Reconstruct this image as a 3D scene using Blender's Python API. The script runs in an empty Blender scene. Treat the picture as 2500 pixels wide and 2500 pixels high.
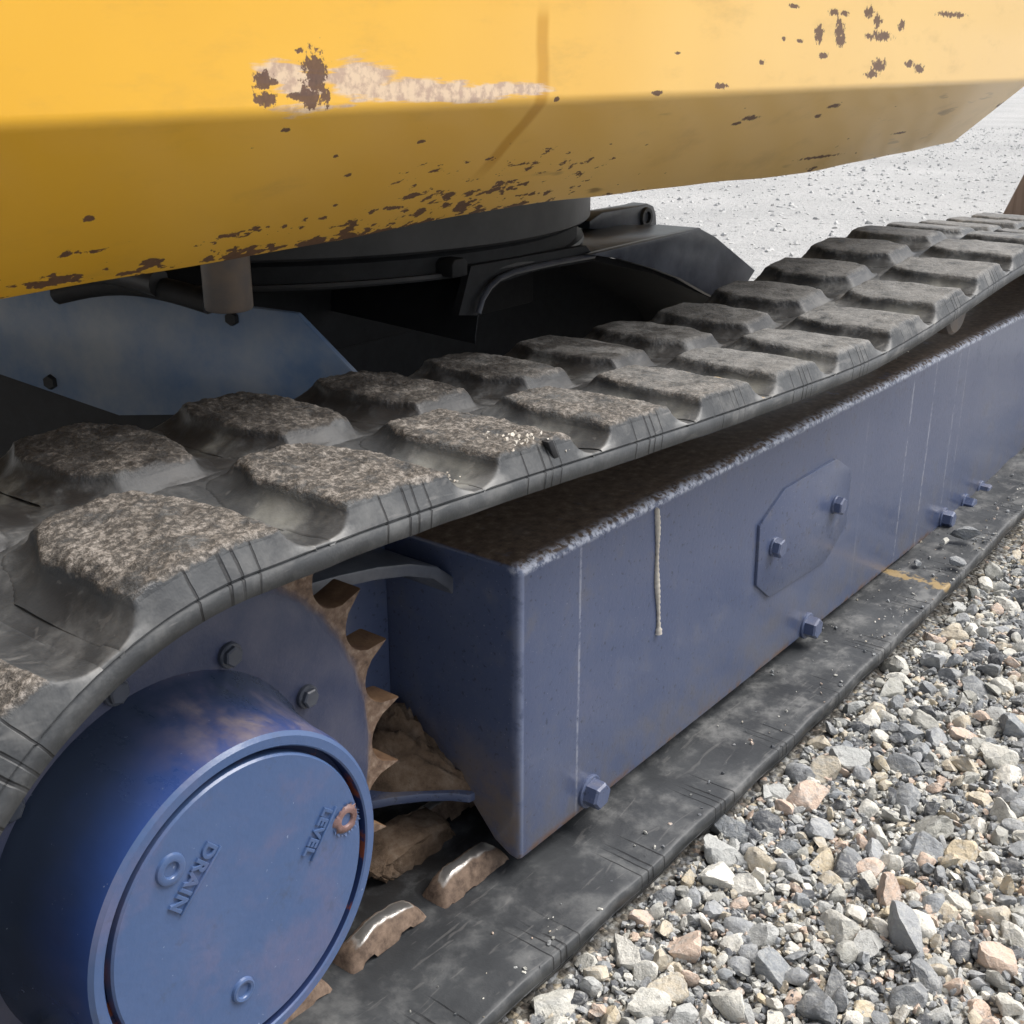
import bpy, bmesh, math, random
import numpy as np
from mathutils import Vector, Matrix

# ------------------------------------------------------------------ camera, sky, sun
scn = bpy.context.scene
col = scn.collection
PITCH, HEAD = math.radians(20.75), math.radians(38.4)
CAM = Vector((-0.69403, -0.54140, 0.74782))
Fv = Vector((math.cos(PITCH)*math.cos(HEAD), math.cos(PITCH)*math.sin(HEAD), -math.sin(PITCH)))
Rv = Vector((math.sin(HEAD), -math.cos(HEAD), 0.0))
Uv = Rv.cross(Fv)
cd = bpy.data.cameras.new('camera'); cam = bpy.data.objects.new('camera', cd); col.objects.link(cam)
M = Matrix((Rv, Uv, -Fv)).transposed().to_4x4(); M.translation = CAM
cam.matrix_world = M
cd.sensor_width = 36.0; cd.lens = 36.0*2930.0/2500.0
cd.clip_start = 0.01; cd.clip_end = 2000.0
scn.camera = cam

SUN_EL, SUN_AZ = math.radians(58), math.radians(-38)     # azimuth measured from +X towards +Y
world = bpy.data.worlds.new('World'); scn.world = world; world.use_nodes = True
wn = world.node_tree; wn.nodes.clear()
sky = wn.nodes.new('ShaderNodeTexSky'); sky.sky_type = 'NISHITA'; sky.sun_disc = False
sky.sun_elevation = SUN_EL; sky.sun_rotation = math.pi/2 - SUN_AZ
sky.air_density = 1.0; sky.dust_density = 3.0; sky.ozone_density = 1.0
hsv = wn.nodes.new('ShaderNodeHueSaturation'); hsv.inputs['Saturation'].default_value = 0.42
bg = wn.nodes.new('ShaderNodeBackground'); bg.inputs['Strength'].default_value = 0.06
wo = wn.nodes.new('ShaderNodeOutputWorld')
wn.links.new(sky.outputs[0], hsv.inputs['Color']); wn.links.new(hsv.outputs[0], bg.inputs['Color'])
wn.links.new(bg.outputs[0], wo.inputs['Surface'])
sd = bpy.data.lights.new('sun', 'SUN'); sd.energy = 1.5; sd.angle = math.radians(45); sd.color = (1.0, 0.965, 0.92)
sun = bpy.data.objects.new('sun', sd); col.objects.link(sun)
sdir = Vector((math.cos(SUN_EL)*math.cos(SUN_AZ), math.cos(SUN_EL)*math.sin(SUN_AZ), math.sin(SUN_EL)))
sun.rotation_euler = sdir.to_track_quat('Z', 'Y').to_euler()
scn.view_settings.view_transform = 'Standard'; scn.view_settings.look = 'None'
scn.view_settings.gamma = 1.0; scn.view_settings.exposure = 1.68
try: scn.view_settings.use_curve_mapping = False
except Exception: pass
scn.cycles.max_bounces = 6; scn.cycles.diffuse_bounces = 3; scn.cycles.glossy_bounces = 3
scn.render.resolution_x = 1024; scn.render.resolution_y = 1024

random.seed(7); rng = np.random.default_rng(11)

# ------------------------------------------------------------------ material helpers
class NT:
    def __init__(s, name):
        s.m = bpy.data.materials.new(name); s.m.use_nodes = True
        s.t = s.m.node_tree; s.t.nodes.clear()
        s.out = s.t.nodes.new('ShaderNodeOutputMaterial')
        s.b = s.t.nodes.new('ShaderNodeBsdfPrincipled')
        s.t.links.new(s.b.outputs[0], s.out.inputs[0])
        s.geo = s.t.nodes.new('ShaderNodeNewGeometry')
        s.pos = s.geo.outputs['Position']
    def L(s, a, b): s.t.links.new(a, b)
    def put(s, sock, v):
        if hasattr(v, 'is_linked') or isinstance(v, bpy.types.NodeSocket): s.L(v, sock)
        else:
            if isinstance(v, (tuple, list)) and len(v) == 3 and sock.type == 'RGBA': v = (*v, 1)
            sock.default_value = v
    def math(s, op, a, b=0.0, c=0.0, clamp=False):
        n = s.t.nodes.new('ShaderNodeMath'); n.operation = op; n.use_clamp = clamp
        s.put(n.inputs[0], a); s.put(n.inputs[1], b); s.put(n.inputs[2], c); return n.outputs[0]
    def noise(s, scale, detail=3, rough=0.55, vec=None, stretch=None, off=None, dist=0.0):
        v = vec if vec is not None else s.pos
        if stretch or off:
            mp = s.t.nodes.new('ShaderNodeMapping'); s.L(v, mp.inputs[0])
            if stretch: mp.inputs['Scale'].default_value = stretch
            if off: mp.inputs['Location'].default_value = off
            v = mp.outputs[0]
        n = s.t.nodes.new('ShaderNodeTexNoise'); s.L(v, n.inputs['Vector'])
        n.inputs['Scale'].default_value = scale; n.inputs['Detail'].default_value = detail
        n.inputs['Roughness'].default_value = rough; n.inputs['Distortion'].default_value = dist
        return n.outputs[0]
    def voro(s, scale, feature='F1', vec=None, out=0, rnd=1.0):
        n = s.t.nodes.new('ShaderNodeTexVoronoi'); n.feature = feature
        s.L(vec if vec is not None else s.pos, n.inputs['Vector'])
        n.inputs['Scale'].default_value = scale; n.inputs['Randomness'].default_value = rnd
        return n.outputs[out]
    def ss(s, v, a, b):                        # smoothstep a..b -> 0..1
        n = s.t.nodes.new('ShaderNodeMapRange'); n.interpolation_type = 'SMOOTHSTEP'
        s.put(n.inputs['Value'], v); n.inputs['From Min'].default_value = a; n.inputs['From Max'].default_value = b
        return n.outputs[0]
    def mix(s, f, a, b):
        n = s.t.nodes.new('ShaderNodeMix'); n.data_type = 'RGBA'
        s.put(n.inputs[0], f); s.put(n.inputs[6], a); s.put(n.inputs[7], b); return n.outputs[2]
    def ramp(s, f, stops, interp='LINEAR'):
        n = s.t.nodes.new('ShaderNodeValToRGB'); s.put(n.inputs[0], f); r = n.color_ramp; r.interpolation = interp
        while len(r.elements) < len(stops): r.elements.new(0.5)
        for e, (p, c) in zip(r.elements, stops): e.position = p; e.color = (*c, 1)
        return n.outputs[0]
    def sep(s, v=None):
        n = s.t.nodes.new('ShaderNodeSeparateXYZ'); s.L(v if v is not None else s.pos, n.inputs[0]); return n.outputs
    def attr(s, name, kind='Fac'):
        n = s.t.nodes.new('ShaderNodeAttribute'); n.attribute_name = name; return n.outputs[kind]
    def uv(s):
        n = s.t.nodes.new('ShaderNodeUVMap'); return n.outputs[0]
    def bump(s, h, strength=0.5, dist=0.002, normal=None):
        n = s.t.nodes.new('ShaderNodeBump'); s.L(h, n.inputs['Height'])
        n.inputs['Strength'].default_value = strength; n.inputs['Distance'].default_value = dist
        if normal is not None: s.L(normal, n.inputs['Normal'])
        return n.outputs[0]
    def blob(s, P, x, z, rx, rz):              # soft ellipse mask in (X,Z): 1 at centre, 0 at rim
        dx = s.math('DIVIDE', s.math('SUBTRACT', P[0], x), rx)
        dz = s.math('DIVIDE', s.math('SUBTRACT', P[2], z), rz)
        d = s.math('SQRT', s.math('ADD', s.math('MULTIPLY', dx, dx), s.math('MULTIPLY', dz, dz)))
        return s.math('SUBTRACT', 1.0, d, clamp=True)
    def vline(s, c, x, w):                     # 1 inside |c-x|<w (soft)
        d = s.math('ABSOLUTE', s.math('SUBTRACT', c, x)); return s.ss(d, w, w*0.35)
    def mx(s, *a):
        r = a[0]
        for v in a[1:]: r = s.math('MAXIMUM', r, v)
        return r
    def done(s, color, rough=0.5, normal=None, metal=0.0, spec=0.5, coat=0.0, coat_rough=0.1):
        s.put(s.b.inputs['Base Color'], color); s.put(s.b.inputs['Roughness'], rough)
        s.put(s.b.inputs['Metallic'], metal); s.put(s.b.inputs['Specular IOR Level'], spec)
        s.put(s.b.inputs['Coat Weight'], coat); s.b.inputs['Coat Roughness'].default_value = coat_rough
        if normal is not None: s.L(normal, s.b.inputs['Normal'])
        return s.m

MAT = {}

def ray(u, v): return Fv + Rv*((u-1250)/2930.0) + Uv*((1250-v)/2930.0)
def chip_spots():
    """places of the larger paint chips as (x, z, rx, rz) on the skirt: flat panel (y=0) and turned-under flange"""
    out = []
    flat = [(770, 190, 26, 60), (766, 236, 30, 26), (645, 198, 24, 18), (648, 241, 22, 16), (657, 200, 18, 7), (650, 236, 22, 6), (725, 236, 22, 6), (731, 124, 8, 5),
            (2000, 82, 12, 26), (2049, 72, 13, 30), (2052, 98, 13, 18), (2036, 30, 16, 8), (2062, 33, 12, 7), (2121, 30, 14, 16), (2140, 52, 12, 18), (2150, 88, 34, 13), (2198, 62, 10, 14), (2118, 88, 10, 8),
            (2143, 160, 18, 18), (2127, 181, 20, 9), (2217, 155, 14, 9), (2240, 168, 14, 11), (2010, 136, 16, 7), (1865, 152, 9, 6), (1768, 210, 18, 7), (1609, 227, 16, 5), (1366, 243, 8, 5),
            (1955, 100, 7, 5), (1917, 95, 7, 4), (2318, 36, 40, 6), (1660, 130, 6, 3), (1940, 15, 16, 5)]
    for u, v, ru, rv in flat:
        d = ray(u, v); t = -CAM.y/d.y; p = CAM+d*t; d2 = ray(u+ru, v); p2 = CAM+d2*(-CAM.y/d2.y)
        out.append((p.x, p.z, abs(p2.x-p.x)*(1.75 if u < 1000 else 1.3)+0.001, rv*t/2930*(1.75 if u < 1000 else 1.3)+0.001))
    nrm = Vector((0, 0.093, 0.1))
    skirt = [(213, 533, 22, 10), (150, 620, 18, 10), (1032, 346, 9, 5), (848, 428, 9, 5), (822, 381, 7, 4), (690, 552, 9, 5), (534, 576, 13, 6), (786, 532, 9, 5), (818, 501, 8, 4), (1136, 495, 9, 6),
             (1835, 288, 26, 9), (2033, 259, 16, 7), (1994, 283, 10, 6), (1990, 383, 55, 5), (2450, 256, 16, 12), (1800, 302, 12, 5), (695, 318, 14, 6), (2190, 325, 20, 4)]
    for u, v, ru, rv in skirt:
        d = ray(u, v); q = Vector((0, 0, 0.718)); t = (q-CAM).dot(nrm)/d.dot(nrm); p = CAM+d*t
        d2 = ray(u+ru, v); p2 = CAM+d2*((q-CAM).dot(nrm)/d2.dot(nrm))
        out.append((p.x, p.z, abs(p2.x-p.x)*1.2+0.001, rv*t/2930*0.8+0.001))
    return out
def mat_yellow():
    n = NT('yellow_paint'); P = n.sep()
    big = n.noise(3.0, 3); c = n.ramp(big, [(0.3, (0.74, 0.385, 0.018)), (0.7, (0.82, 0.45, 0.03))])
    # chalky paint towards the front, with pale sky sheen painted in (large patches)
    chalk_sheen = n.math('MULTIPLY', n.ss(n.math('ADD', P[0], n.math('MULTIPLY', n.noise(1.6, 3), 0.9)), 0.0, 1.2), 0.52)
    c = n.mix(chalk_sheen, c, (0.86, 0.66, 0.34))
    # runs of old polish: one clean vertical streak
    wob = n.math('MULTIPLY', n.math('SUBTRACT', n.noise(14, 2), 0.5), 0.012)
    st = n.math('MULTIPLY', n.vline(n.math('ADD', P[0], wob), 0.027, 0.010), n.ss(P[2], 0.655, 0.68))
    st = n.math('MULTIPLY', st, n.ss(P[2], 0.785, 0.77))
    c = n.mix(n.math('MULTIPLY', st, 0.8), c, (0.56, 0.27, 0.01))
    # grime film
    g = n.ss(n.noise(9, 6, 0.65, stretch=(1, 1, 3)), 0.5, 0.78)
    c = n.mix(n.math('MULTIPLY', g, 0.30), c, (0.34, 0.21, 0.06))
    # scrape: pale primer smear
    nz = n.noise(75, 4, 0.65, stretch=(0.13, 1, 1.0), dist=0.3)
    nf = n.noise(120, 5, 0.62)
    def fl(u, v, ru, rv):
        d = ray(u, v); t = -CAM.y/d.y; p = CAM+d*t; d2 = ray(u+ru, v); p2 = CAM+d2*(-CAM.y/d2.y)
        return n.blob(P, p.x, p.z, abs(p2.x-p.x), rv*t/2930)
    prim = n.mx(fl(715, 208, 150, 85), fl(880, 196, 130, 74), fl(1030, 222, 210, 46), fl(1190, 230, 190, 40))
    pm = n.ss(n.math('ADD', prim, n.math('MULTIPLY', n.math('SUBTRACT', nz, 0.5), 3.4)), 0.25, 0.60)
    pm = n.math('MULTIPLY', pm, n.ss(prim, 0.0, 0.08))
    c = n.mix(n.math('MULTIPLY', pm, 0.75), c, n.mix(n.ss(nf, 0.4, 0.6), (0.40, 0.32, 0.33), (0.70, 0.58, 0.48)))
    # bare, rusty chips at their places on the panel
    spots = chip_spots()
    ch = n.mx(*[n.blob(P, *q) for q in spots])
    cm = n.ss(n.math('ADD', ch, n.math('MULTIPLY', n.math('SUBTRACT', n.noise(150, 5, 0.7), 0.5), 2.2)), 0.36, 0.52)
    cm = n.math('MULTIPLY', cm, n.ss(ch, 0.0, 0.05))
    # scattered small chips on the turned-under skirt and along its lower edge
    sp = n.noise(95, 4, 0.6, stretch=(0.55, 1, 1.2))
    zone = n.mx(n.blob(P, 0.06, 0.648, 0.22, 0.055), n.math('MULTIPLY', n.blob(P, -0.1, 0.63, 0.5, 0.03), 0.8))
    low = n.ss(P[2], 0.715, 0.70)
    edge = n.math('MULTIPLY', n.ss(P[2], 0.636, 0.624), n.ss(n.noise(11, 3), 0.42, 0.6))
    cs = n.ss(n.math('ADD', sp, n.math('ADD', n.math('MULTIPLY', zone, 0.25), n.math('MULTIPLY', edge, 0.15))), 0.715, 0.745)
    cs = n.math('MULTIPLY', cs, low)
    chips = n.mx(cm, cs)
    c = n.mix(n.math('MULTIPLY', chips, 0.95), c, n.mix(n.noise(300, 3), (0.045, 0.022, 0.016), (0.16, 0.075, 0.045)))
    # dark rubbed scratches on the skirt
    sc = n.noise(34, 3, 0.5, stretch=(0.25, 1, 1.6), off=(3.1, 0, 1.2))
    sm = n.math('MULTIPLY', n.math('MULTIPLY', n.ss(sc, 0.66, 0.72), low), n.ss(n.noise(4, 2), 0.45, 0.65))
    c = n.mix(n.math('MULTIPLY', sm, 0.7), c, (0.17, 0.09, 0.02))
    h = n.math('SUBTRACT', n.math('MULTIPLY', n.noise(7, 3), 2.0), n.math('ADD', chips, n.math('MULTIPLY', nf, 0.15)))
    return n.done(c, n.math('ADD', n.math('MULTIPLY', n.mx(chips, pm), 0.4), n.math('ADD', 0.30, n.math('MULTIPLY', big, 0.12))), n.bump(h, 0.30, 0.0012), coat=0.40, coat_rough=0.12)

def mat_blue(name, frame=False, dusty=0.4):
    n = NT(name); P = n.sep(); N = n.sep(n.geo.outputs['Normal'])
    nA = n.noise(7, 5, 0.62); nB = n.noise(28, 5, 0.68); nC = n.noise(170, 3, 0.62); nD = n.noise(380, 2, 0.65)
    c = n.ramp(nA, [(0.3, (0.068, 0.093, 0.178)), (0.7, (0.092, 0.116, 0.200))])
    gr = n.ss(nB, 0.50, 0.74)
    c = n.mix(n.math('MULTIPLY', gr, 0.35), c, (0.15, 0.155, 0.185))
    c = n.mix(n.math('MULTIPLY', n.ss(nD, 0.665, 0.72), 0.45), c, (0.32, 0.33, 0.37))
    c = n.mix(n.math('MULTIPLY', n.ss(nC, 0.39, 0.33), 0.55), c, (0.022, 0.026, 0.042))
    rough = n.math('ADD', 0.30, n.math('MULTIPLY', gr, 0.25))
    hgt = n.math('ADD', n.math('MULTIPLY', nC, 0.8), n.math('MULTIPLY', nB, 0.5))
    if frame:
        # mud lying on the upward faces
        mud = n.math('MULTIPLY', n.math('MULTIPLY', n.ss(N[2], 0.45, 0.85), n.ss(P[2], 0.33, 0.345)), n.ss(nB, 0.15, 0.40))
        mudc = n.ramp(n.noise(90, 5, 0.7), [(0.3, (0.055, 0.036, 0.022)), (0.55, (0.14, 0.095, 0.060)), (0.8, (0.28, 0.215, 0.155))])
        c = n.mix(n.math('MULTIPLY', mud, 0.97), c, mudc)
        rough = n.math('ADD', rough, n.math('MULTIPLY', mud, 0.5))
        face = n.ss(P[1], 0.012, 0.004)
        # top arris: scuffs plus painted sky glint; end corner: painted pale highlight
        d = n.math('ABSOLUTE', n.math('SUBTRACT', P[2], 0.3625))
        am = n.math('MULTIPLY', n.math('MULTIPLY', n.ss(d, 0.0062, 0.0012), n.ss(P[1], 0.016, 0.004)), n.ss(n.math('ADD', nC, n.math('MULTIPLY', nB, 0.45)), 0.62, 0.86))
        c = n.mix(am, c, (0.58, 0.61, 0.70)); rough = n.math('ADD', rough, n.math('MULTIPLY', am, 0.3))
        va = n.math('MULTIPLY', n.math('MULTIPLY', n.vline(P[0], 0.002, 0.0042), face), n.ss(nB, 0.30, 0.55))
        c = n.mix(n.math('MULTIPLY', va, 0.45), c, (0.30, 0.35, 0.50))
        # dried runs down the face
        X = n.math('ADD', P[0], n.math('MULTIPLY', n.math('SUBTRACT', nA, 0.5), 0.007))
        runs = n.mx(n.vline(X, 0.085, 0.0022), n.vline(X, 0.845, 0.0028), n.vline(X, 0.925, 0.003),
                    n.math('MULTIPLY', n.vline(X, 1.02, 0.003), 0.7), n.math('MULTIPLY', n.vline(X, 1.055, 0.0025), 0.5), n.math('MULTIPLY', n.vline(X, 0.70, 0.003), 0.25))
        runs = n.math('MULTIPLY', n.math('MULTIPLY', runs, n.ss(n.math('ADD', n.math('MULTIPLY', nB, 0.6), n.math('MULTIPLY', nC, 0.4)), 0.42, 0.56)), face)
        c = n.mix(n.math('MULTIPLY', runs, 0.6), c, (0.36, 0.38, 0.46))
        # brown splash haze low on the face and below the cover plate
        sm = n.math('ADD', n.math('MULTIPLY', nA, 0.5), n.math('MULTIPLY', nB, 0.5))
        lo = n.math('MULTIPLY', n.ss(P[2], 0.20, 0.09), n.ss(sm, 0.40, 0.62))
        un = n.math('MULTIPLY', n.blob(P, 0.47, 0.140, 0.085, 0.060), n.ss(nB, 0.3, 0.6))
        fl = n.math('MULTIPLY', n.ss(sm, 0.54, 0.68), 0.45)
        c = n.mix(n.math('MULTIPLY', n.mx(lo, un, fl), 0.50), c, (0.125, 0.115, 0.11))
        # rust line on the lowest edge
        el = n.math('MULTIPLY', n.ss(P[2], 0.096, 0.087), n.ss(nB, 0.44, 0.60))
        c = n.mix(n.math('MULTIPLY', el, 0.85), c, (0.15, 0.075, 0.04))
        # the dusty inner end near the sprocket
        en = n.math('MULTIPLY', n.math('MULTIPLY', n.ss(N[0], -0.4, -0.9), n.ss(P[2], 0.22, 0.13)), n.ss(nB, 0.25, 0.6))
        c = n.mix(n.math('MULTIPLY', en, 0.75), c, (0.19, 0.15, 0.12))
    elif dusty > 0:
        up = n.math('MULTIPLY', n.ss(N[2], 0.2, 0.85), n.ss(nB, 0.38, 0.68))
        c = n.mix(n.math('MULTIPLY', up, dusty), c, (0.30, 0.24, 0.19)); rough = n.math('ADD', rough, n.math('MULTIPLY', up, 0.4))
    return n.done(c, rough, n.bump(hgt, 0.42, 0.0008), coat=0.30, coat_rough=0.14)

def mat_cover():
    n = NT('blue_cover_paint'); P = n.sep()
    c = n.ramp(n.noise(9, 4), [(0.3, (0.050, 0.098, 0.222)), (0.7, (0.068, 0.114, 0.240))])
    c = n.mix(n.math('MULTIPLY', n.ss(n.noise(15, 5, 0.65), 0.48, 0.70), 0.45), c, (0.15, 0.13, 0.21))
    c = n.mix(n.math('MULTIPLY', n.ss(n.noise(34, 5, 0.7, off=(4, 1, 6)), 0.56, 0.72), 0.4), c, (0.05, 0.055, 0.07))
    c = n.mix(n.math('MULTIPLY', n.ss(n.noise(260, 2, 0.6), 0.75, 0.77), 0.6), c, (0.30, 0.36, 0.5))
    h = n.math('ADD', n.noise(150, 3), n.math('MULTIPLY', n.noise(25, 3), 1.5))
    return n.done(c, n.math('ADD', 0.24, n.math('MULTIPLY', n.noise(40, 3), 0.15)), n.bump(h, 0.32, 0.0009), coat=0.30, coat_rough=0.12)

def mat_groove():
    n = NT('rusty_groove')
    f = n.ss(n.noise(45, 4, 0.6), 0.52, 0.60)
    c = n.mix(f, (0.012, 0.028, 0.10), (0.22, 0.055, 0.025))
    return n.done(c, 0.6)

def mat_drum():
    n = NT('dusty_drum_paint'); P = n.sep(); N = n.sep(n.geo.outputs['Normal'])
    c = n.ramp(n.noise(10, 4), [(0.3, (0.025, 0.06, 0.215)), (0.7, (0.04, 0.085, 0.28))])
    dust = n.ss(n.math('ADD', n.math('MULTIPLY', N[2], 0.55), n.math('MULTIPLY', P[0], 0.9)), -0.02, 0.38)
    dm = n.math('MULTIPLY', dust, n.ss(n.noise(38, 6, 0.7, stretch=(1, 0.5, 1)), 0.32, 0.66))
    dm = n.math('MULTIPLY', dm, n.math('MULTIPLY', n.ss(N[1], -0.55, -0.2), n.ss(P[0], -0.42, -0.30)))
    c = n.mix(n.math('MULTIPLY', dm, 0.85), c, n.ramp(n.noise(60, 4), [(0.3, (0.16, 0.11, 0.085)), (0.7, (0.34, 0.26, 0.19))]))
    gl = n.math('MULTIPLY', n.ss(n.math('ADD', P[1], n.math('MULTIPLY', n.noise(14, 3), 0.06)), -0.045, 0.03), 0.85)  # grime and painted shade darkening the drum towards its back
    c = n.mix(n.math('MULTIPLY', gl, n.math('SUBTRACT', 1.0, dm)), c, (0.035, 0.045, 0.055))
    c = n.mix(n.math('MULTIPLY', n.ss(n.noise(300, 2), 0.74, 0.76), 0.5), c, (0.3, 0.35, 0.45))
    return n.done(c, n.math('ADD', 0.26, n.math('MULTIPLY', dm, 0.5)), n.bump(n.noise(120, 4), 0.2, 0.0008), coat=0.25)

def mat_sprocket(cx, cz, r):
    n = NT('worn_sprocket'); P = n.sep()
    dx = n.math('SUBTRACT', P[0], cx); dz = n.math('SUBTRACT', P[2], cz)
    d = n.math('SQRT', n.math('ADD', n.math('MULTIPLY', dx, dx), n.math('MULTIPLY', dz, dz)))
    d = n.math('ADD', d, n.math('MULTIPLY', n.math('SUBTRACT', n.noise(60, 4), 0.5), 0.012))
    m = n.ss(d, r-0.009, r+0.003)
    blue = n.ramp(n.noise(25, 5, 0.6), [(0.35, (0.034, 0.045, 0.095)), (0.7, (0.085, 0.088, 0.13))])
    rust = n.ramp(n.noise(130, 5, 0.7), [(0.25, (0.05, 0.030, 0.020)), (0.5, (0.17, 0.11, 0.075)), (0.78, (0.36, 0.28, 0.21))])
    # worn flanks of the teeth show bare orange rust
    N = n.sep(n.geo.outputs['Normal'])
    fl = n.math('MULTIPLY', n.ss(n.math('ABSOLUTE', N[1]), 0.6, 0.3), m)
    rust = n.mix(fl, rust, n.ramp(n.noise(50, 4), [(0.3, (0.09, 0.045, 0.022)), (0.7, (0.21, 0.12, 0.06))]))
    h = n.noise(170, 5, 0.7)
    return n.done(n.mix(m, blue, rust), n.math('ADD', 0.45, n.math('MULTIPLY', m, 0.4)), n.bump(h, 0.5, 0.0016))

def mat_rubber():
    n = NT('dusty_rubber'); P = n.sep(); U = n.sep(n.uv()); top = n.attr('top'); bowl = n.attr('bowl'); rim = n.attr('rim')
    nA = n.noise(12, 4, 0.6); nB = n.noise(25, 5, 0.68, dist=0.1); nC = n.noise(48, 4, 0.68); nF = n.noise(240, 3, 0.75)
    inv = lambda v: n.math('SUBTRACT', 1.0, v)
    c = n.ramp(nA, [(0.3, (0.026, 0.028, 0.031)), (0.7, (0.062, 0.066, 0.070))])
    dust = n.ss(nB, 0.44, 0.74)
    fwd = n.ss(P[0], -0.05, 0.45)  # sunlit brightness of the forward bevels mixed into the dust colour
    c = n.mix(n.math('MULTIPLY', dust, n.math('ADD', 0.36, n.math('MULTIPLY', fwd, 0.30))), c, (0.23, 0.23, 0.225))
    scr = n.ss(n.noise(40, 2, 0.6, stretch=(0.35, 2.2, 2.2), dist=1.2), 0.62, 0.68)
    c = n.mix(n.math('MULTIPLY', scr, 0.2), c, (0.25, 0.24, 0.23))
    # pale dust settled in the scoops and on their rims
    c = n.mix(n.math('MULTIPLY', n.math('MULTIPLY', bowl, n.ss(nA, 0.47, 0.66)), 0.6), c, (0.31, 0.31, 0.275))
    c = n.mix(n.math('MULTIPLY', n.math('MULTIPLY', rim, n.ss(nB, 0.30, 0.55)), 0.6), c, (0.40, 0.40, 0.39))
    # worn tops: caked grit near the sprocket, plain dusty wear further forward
    gs = n.ss(nF, 0.36, 0.66)
    grit = n.ramp(n.math('ADD', n.math('MULTIPLY', gs, 0.36), n.math('MULTIPLY', nC, 0.74)),
                  [(0.28, (0.024, 0.022, 0.020)), (0.50, (0.070, 0.062, 0.054)), (0.66, (0.15, 0.134, 0.118)), (0.9, (0.34, 0.31, 0.28))])
    plain = n.ramp(n.math('ADD', n.math('MULTIPLY', nF, 0.35), n.math('MULTIPLY', nC, 0.65)), [(0.38, (0.085, 0.085, 0.083)), (0.62, (0.205, 0.202, 0.196))])
    grit = n.mix(n.ss(n.math('ADD', P[0], n.math('MULTIPLY', nB, 0.5)), 0.20, 0.60), grit, plain)
    tm = n.ss(n.math('ADD', top, n.math('MULTIPLY', n.math('SUBTRACT', nC, 0.5), 2.6)), 0.45, 0.95)
    c = n.mix(n.math('MULTIPLY', tm, 0.90), c, grit)
    # inner row darkened by dirt and by painted shade of the body overhang
    dirt_shade = n.math('MULTIPLY', n.math('MULTIPLY', n.ss(P[1], 0.025, 0.09), n.ss(P[0], 0.85, 0.3)), n.math('MULTIPLY', n.ss(nB, 0.66, 0.40), 0.82))
    c = n.mix(dirt_shade, c, (0.020, 0.018, 0.017))
    # moulded creases across the belt edge and the running face
    cell = n.math('FRACT', n.math('ADD', U[0], n.math('MULTIPLY', nA, 0.05)))
    ln = n.mx(*[n.vline(cell, q, w) for q, w in ((0.40, 0.008), (0.54, 0.011), (0.60, 0.009), (0.68, 0.007))])
    ln = n.math('MULTIPLY', n.math('MULTIPLY', ln, n.math('MULTIPLY', n.ss(U[1], 0.060, 0.026), inv(top))), n.ss(nA, 0.36, 0.5))
    c = n.mix(n.math('MULTIPLY', ln, 0.85), c, (0.010, 0.010, 0.011))
    # smears of transferred yellow paint
    ym = n.mx(n.blob(P, 0.235, 0.482, 0.035, 0.030), n.blob(P, 0.83, 0.085, 0.045, 0.03))
    ym = n.ss(n.math('ADD', ym, n.math('MULTIPLY', n.math('SUBTRACT', nC, 0.5), 1.8)), 0.62, 0.85)
    ym = n.math('MULTIPLY', ym, n.ss(P[1], 0.03, 0.01))
    c = n.mix(n.math('MULTIPLY', ym, 0.65), c, (0.42, 0.29, 0.12))
    h = n.math('ADD', n.math('MULTIPLY', top, n.math('MULTIPLY', nF, 1.6)), n.math('MULTIPLY', nB, 1.1))
    h = n.math('SUBTRACT', h, n.math('MULTIPLY', ln, 0.8))
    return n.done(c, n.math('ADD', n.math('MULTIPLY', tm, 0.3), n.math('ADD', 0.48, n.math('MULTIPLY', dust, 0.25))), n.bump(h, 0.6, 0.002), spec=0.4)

def mat_steel(name, c0, c1, rough=0.45, metal=0.0, scale=60):
    n = NT(name)
    c = n.ramp(n.noise(scale, 5, 0.65), [(0.3, c0), (0.7, c1)])
    return n.done(c, rough, n.bump(n.noise(scale*2, 4), 0.3, 0.001), metal=metal)

def mat_horn():
    n = NT('polished_guide_horn'); N = n.sep(n.geo.outputs['Normal'])
    m = n.ss(n.math('ADD', N[2], n.math('MULTIPLY', n.math('SUBTRACT', n.noise(50, 4, stretch=(0.2, 1, 1)), 0.5), 0.6)), 0.80, 0.95)
    rust = n.ramp(n.noise(110, 5, 0.7), [(0.3, (0.07, 0.045, 0.032)), (0.7, (0.25, 0.175, 0.125))])
    return n.done(n.mix(m, rust, (0.55, 0.53, 0.50)), n.math('SUBTRACT', 0.8, n.math('MULTIPLY', m, 0.5)), n.bump(n.noise(200, 4, 0.7), 0.5, 0.001), metal=n.math('MULTIPLY', m, 0.85))

def mat_mud(name='caked_mud', k=1.0):
    n = NT(name)
    c = n.ramp(n.noise(45, 6, 0.7), [(0.25, (0.06*k, 0.042*k, 0.030*k)), (0.5, (0.18*k, 0.125*k, 0.085*k)), (0.8, (0.32*k, 0.25*k, 0.19*k))])
    return n.done(c, 0.95, n.bump(n.noise(140, 6, 0.7), 0.8, 0.003), spec=0.15)

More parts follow.
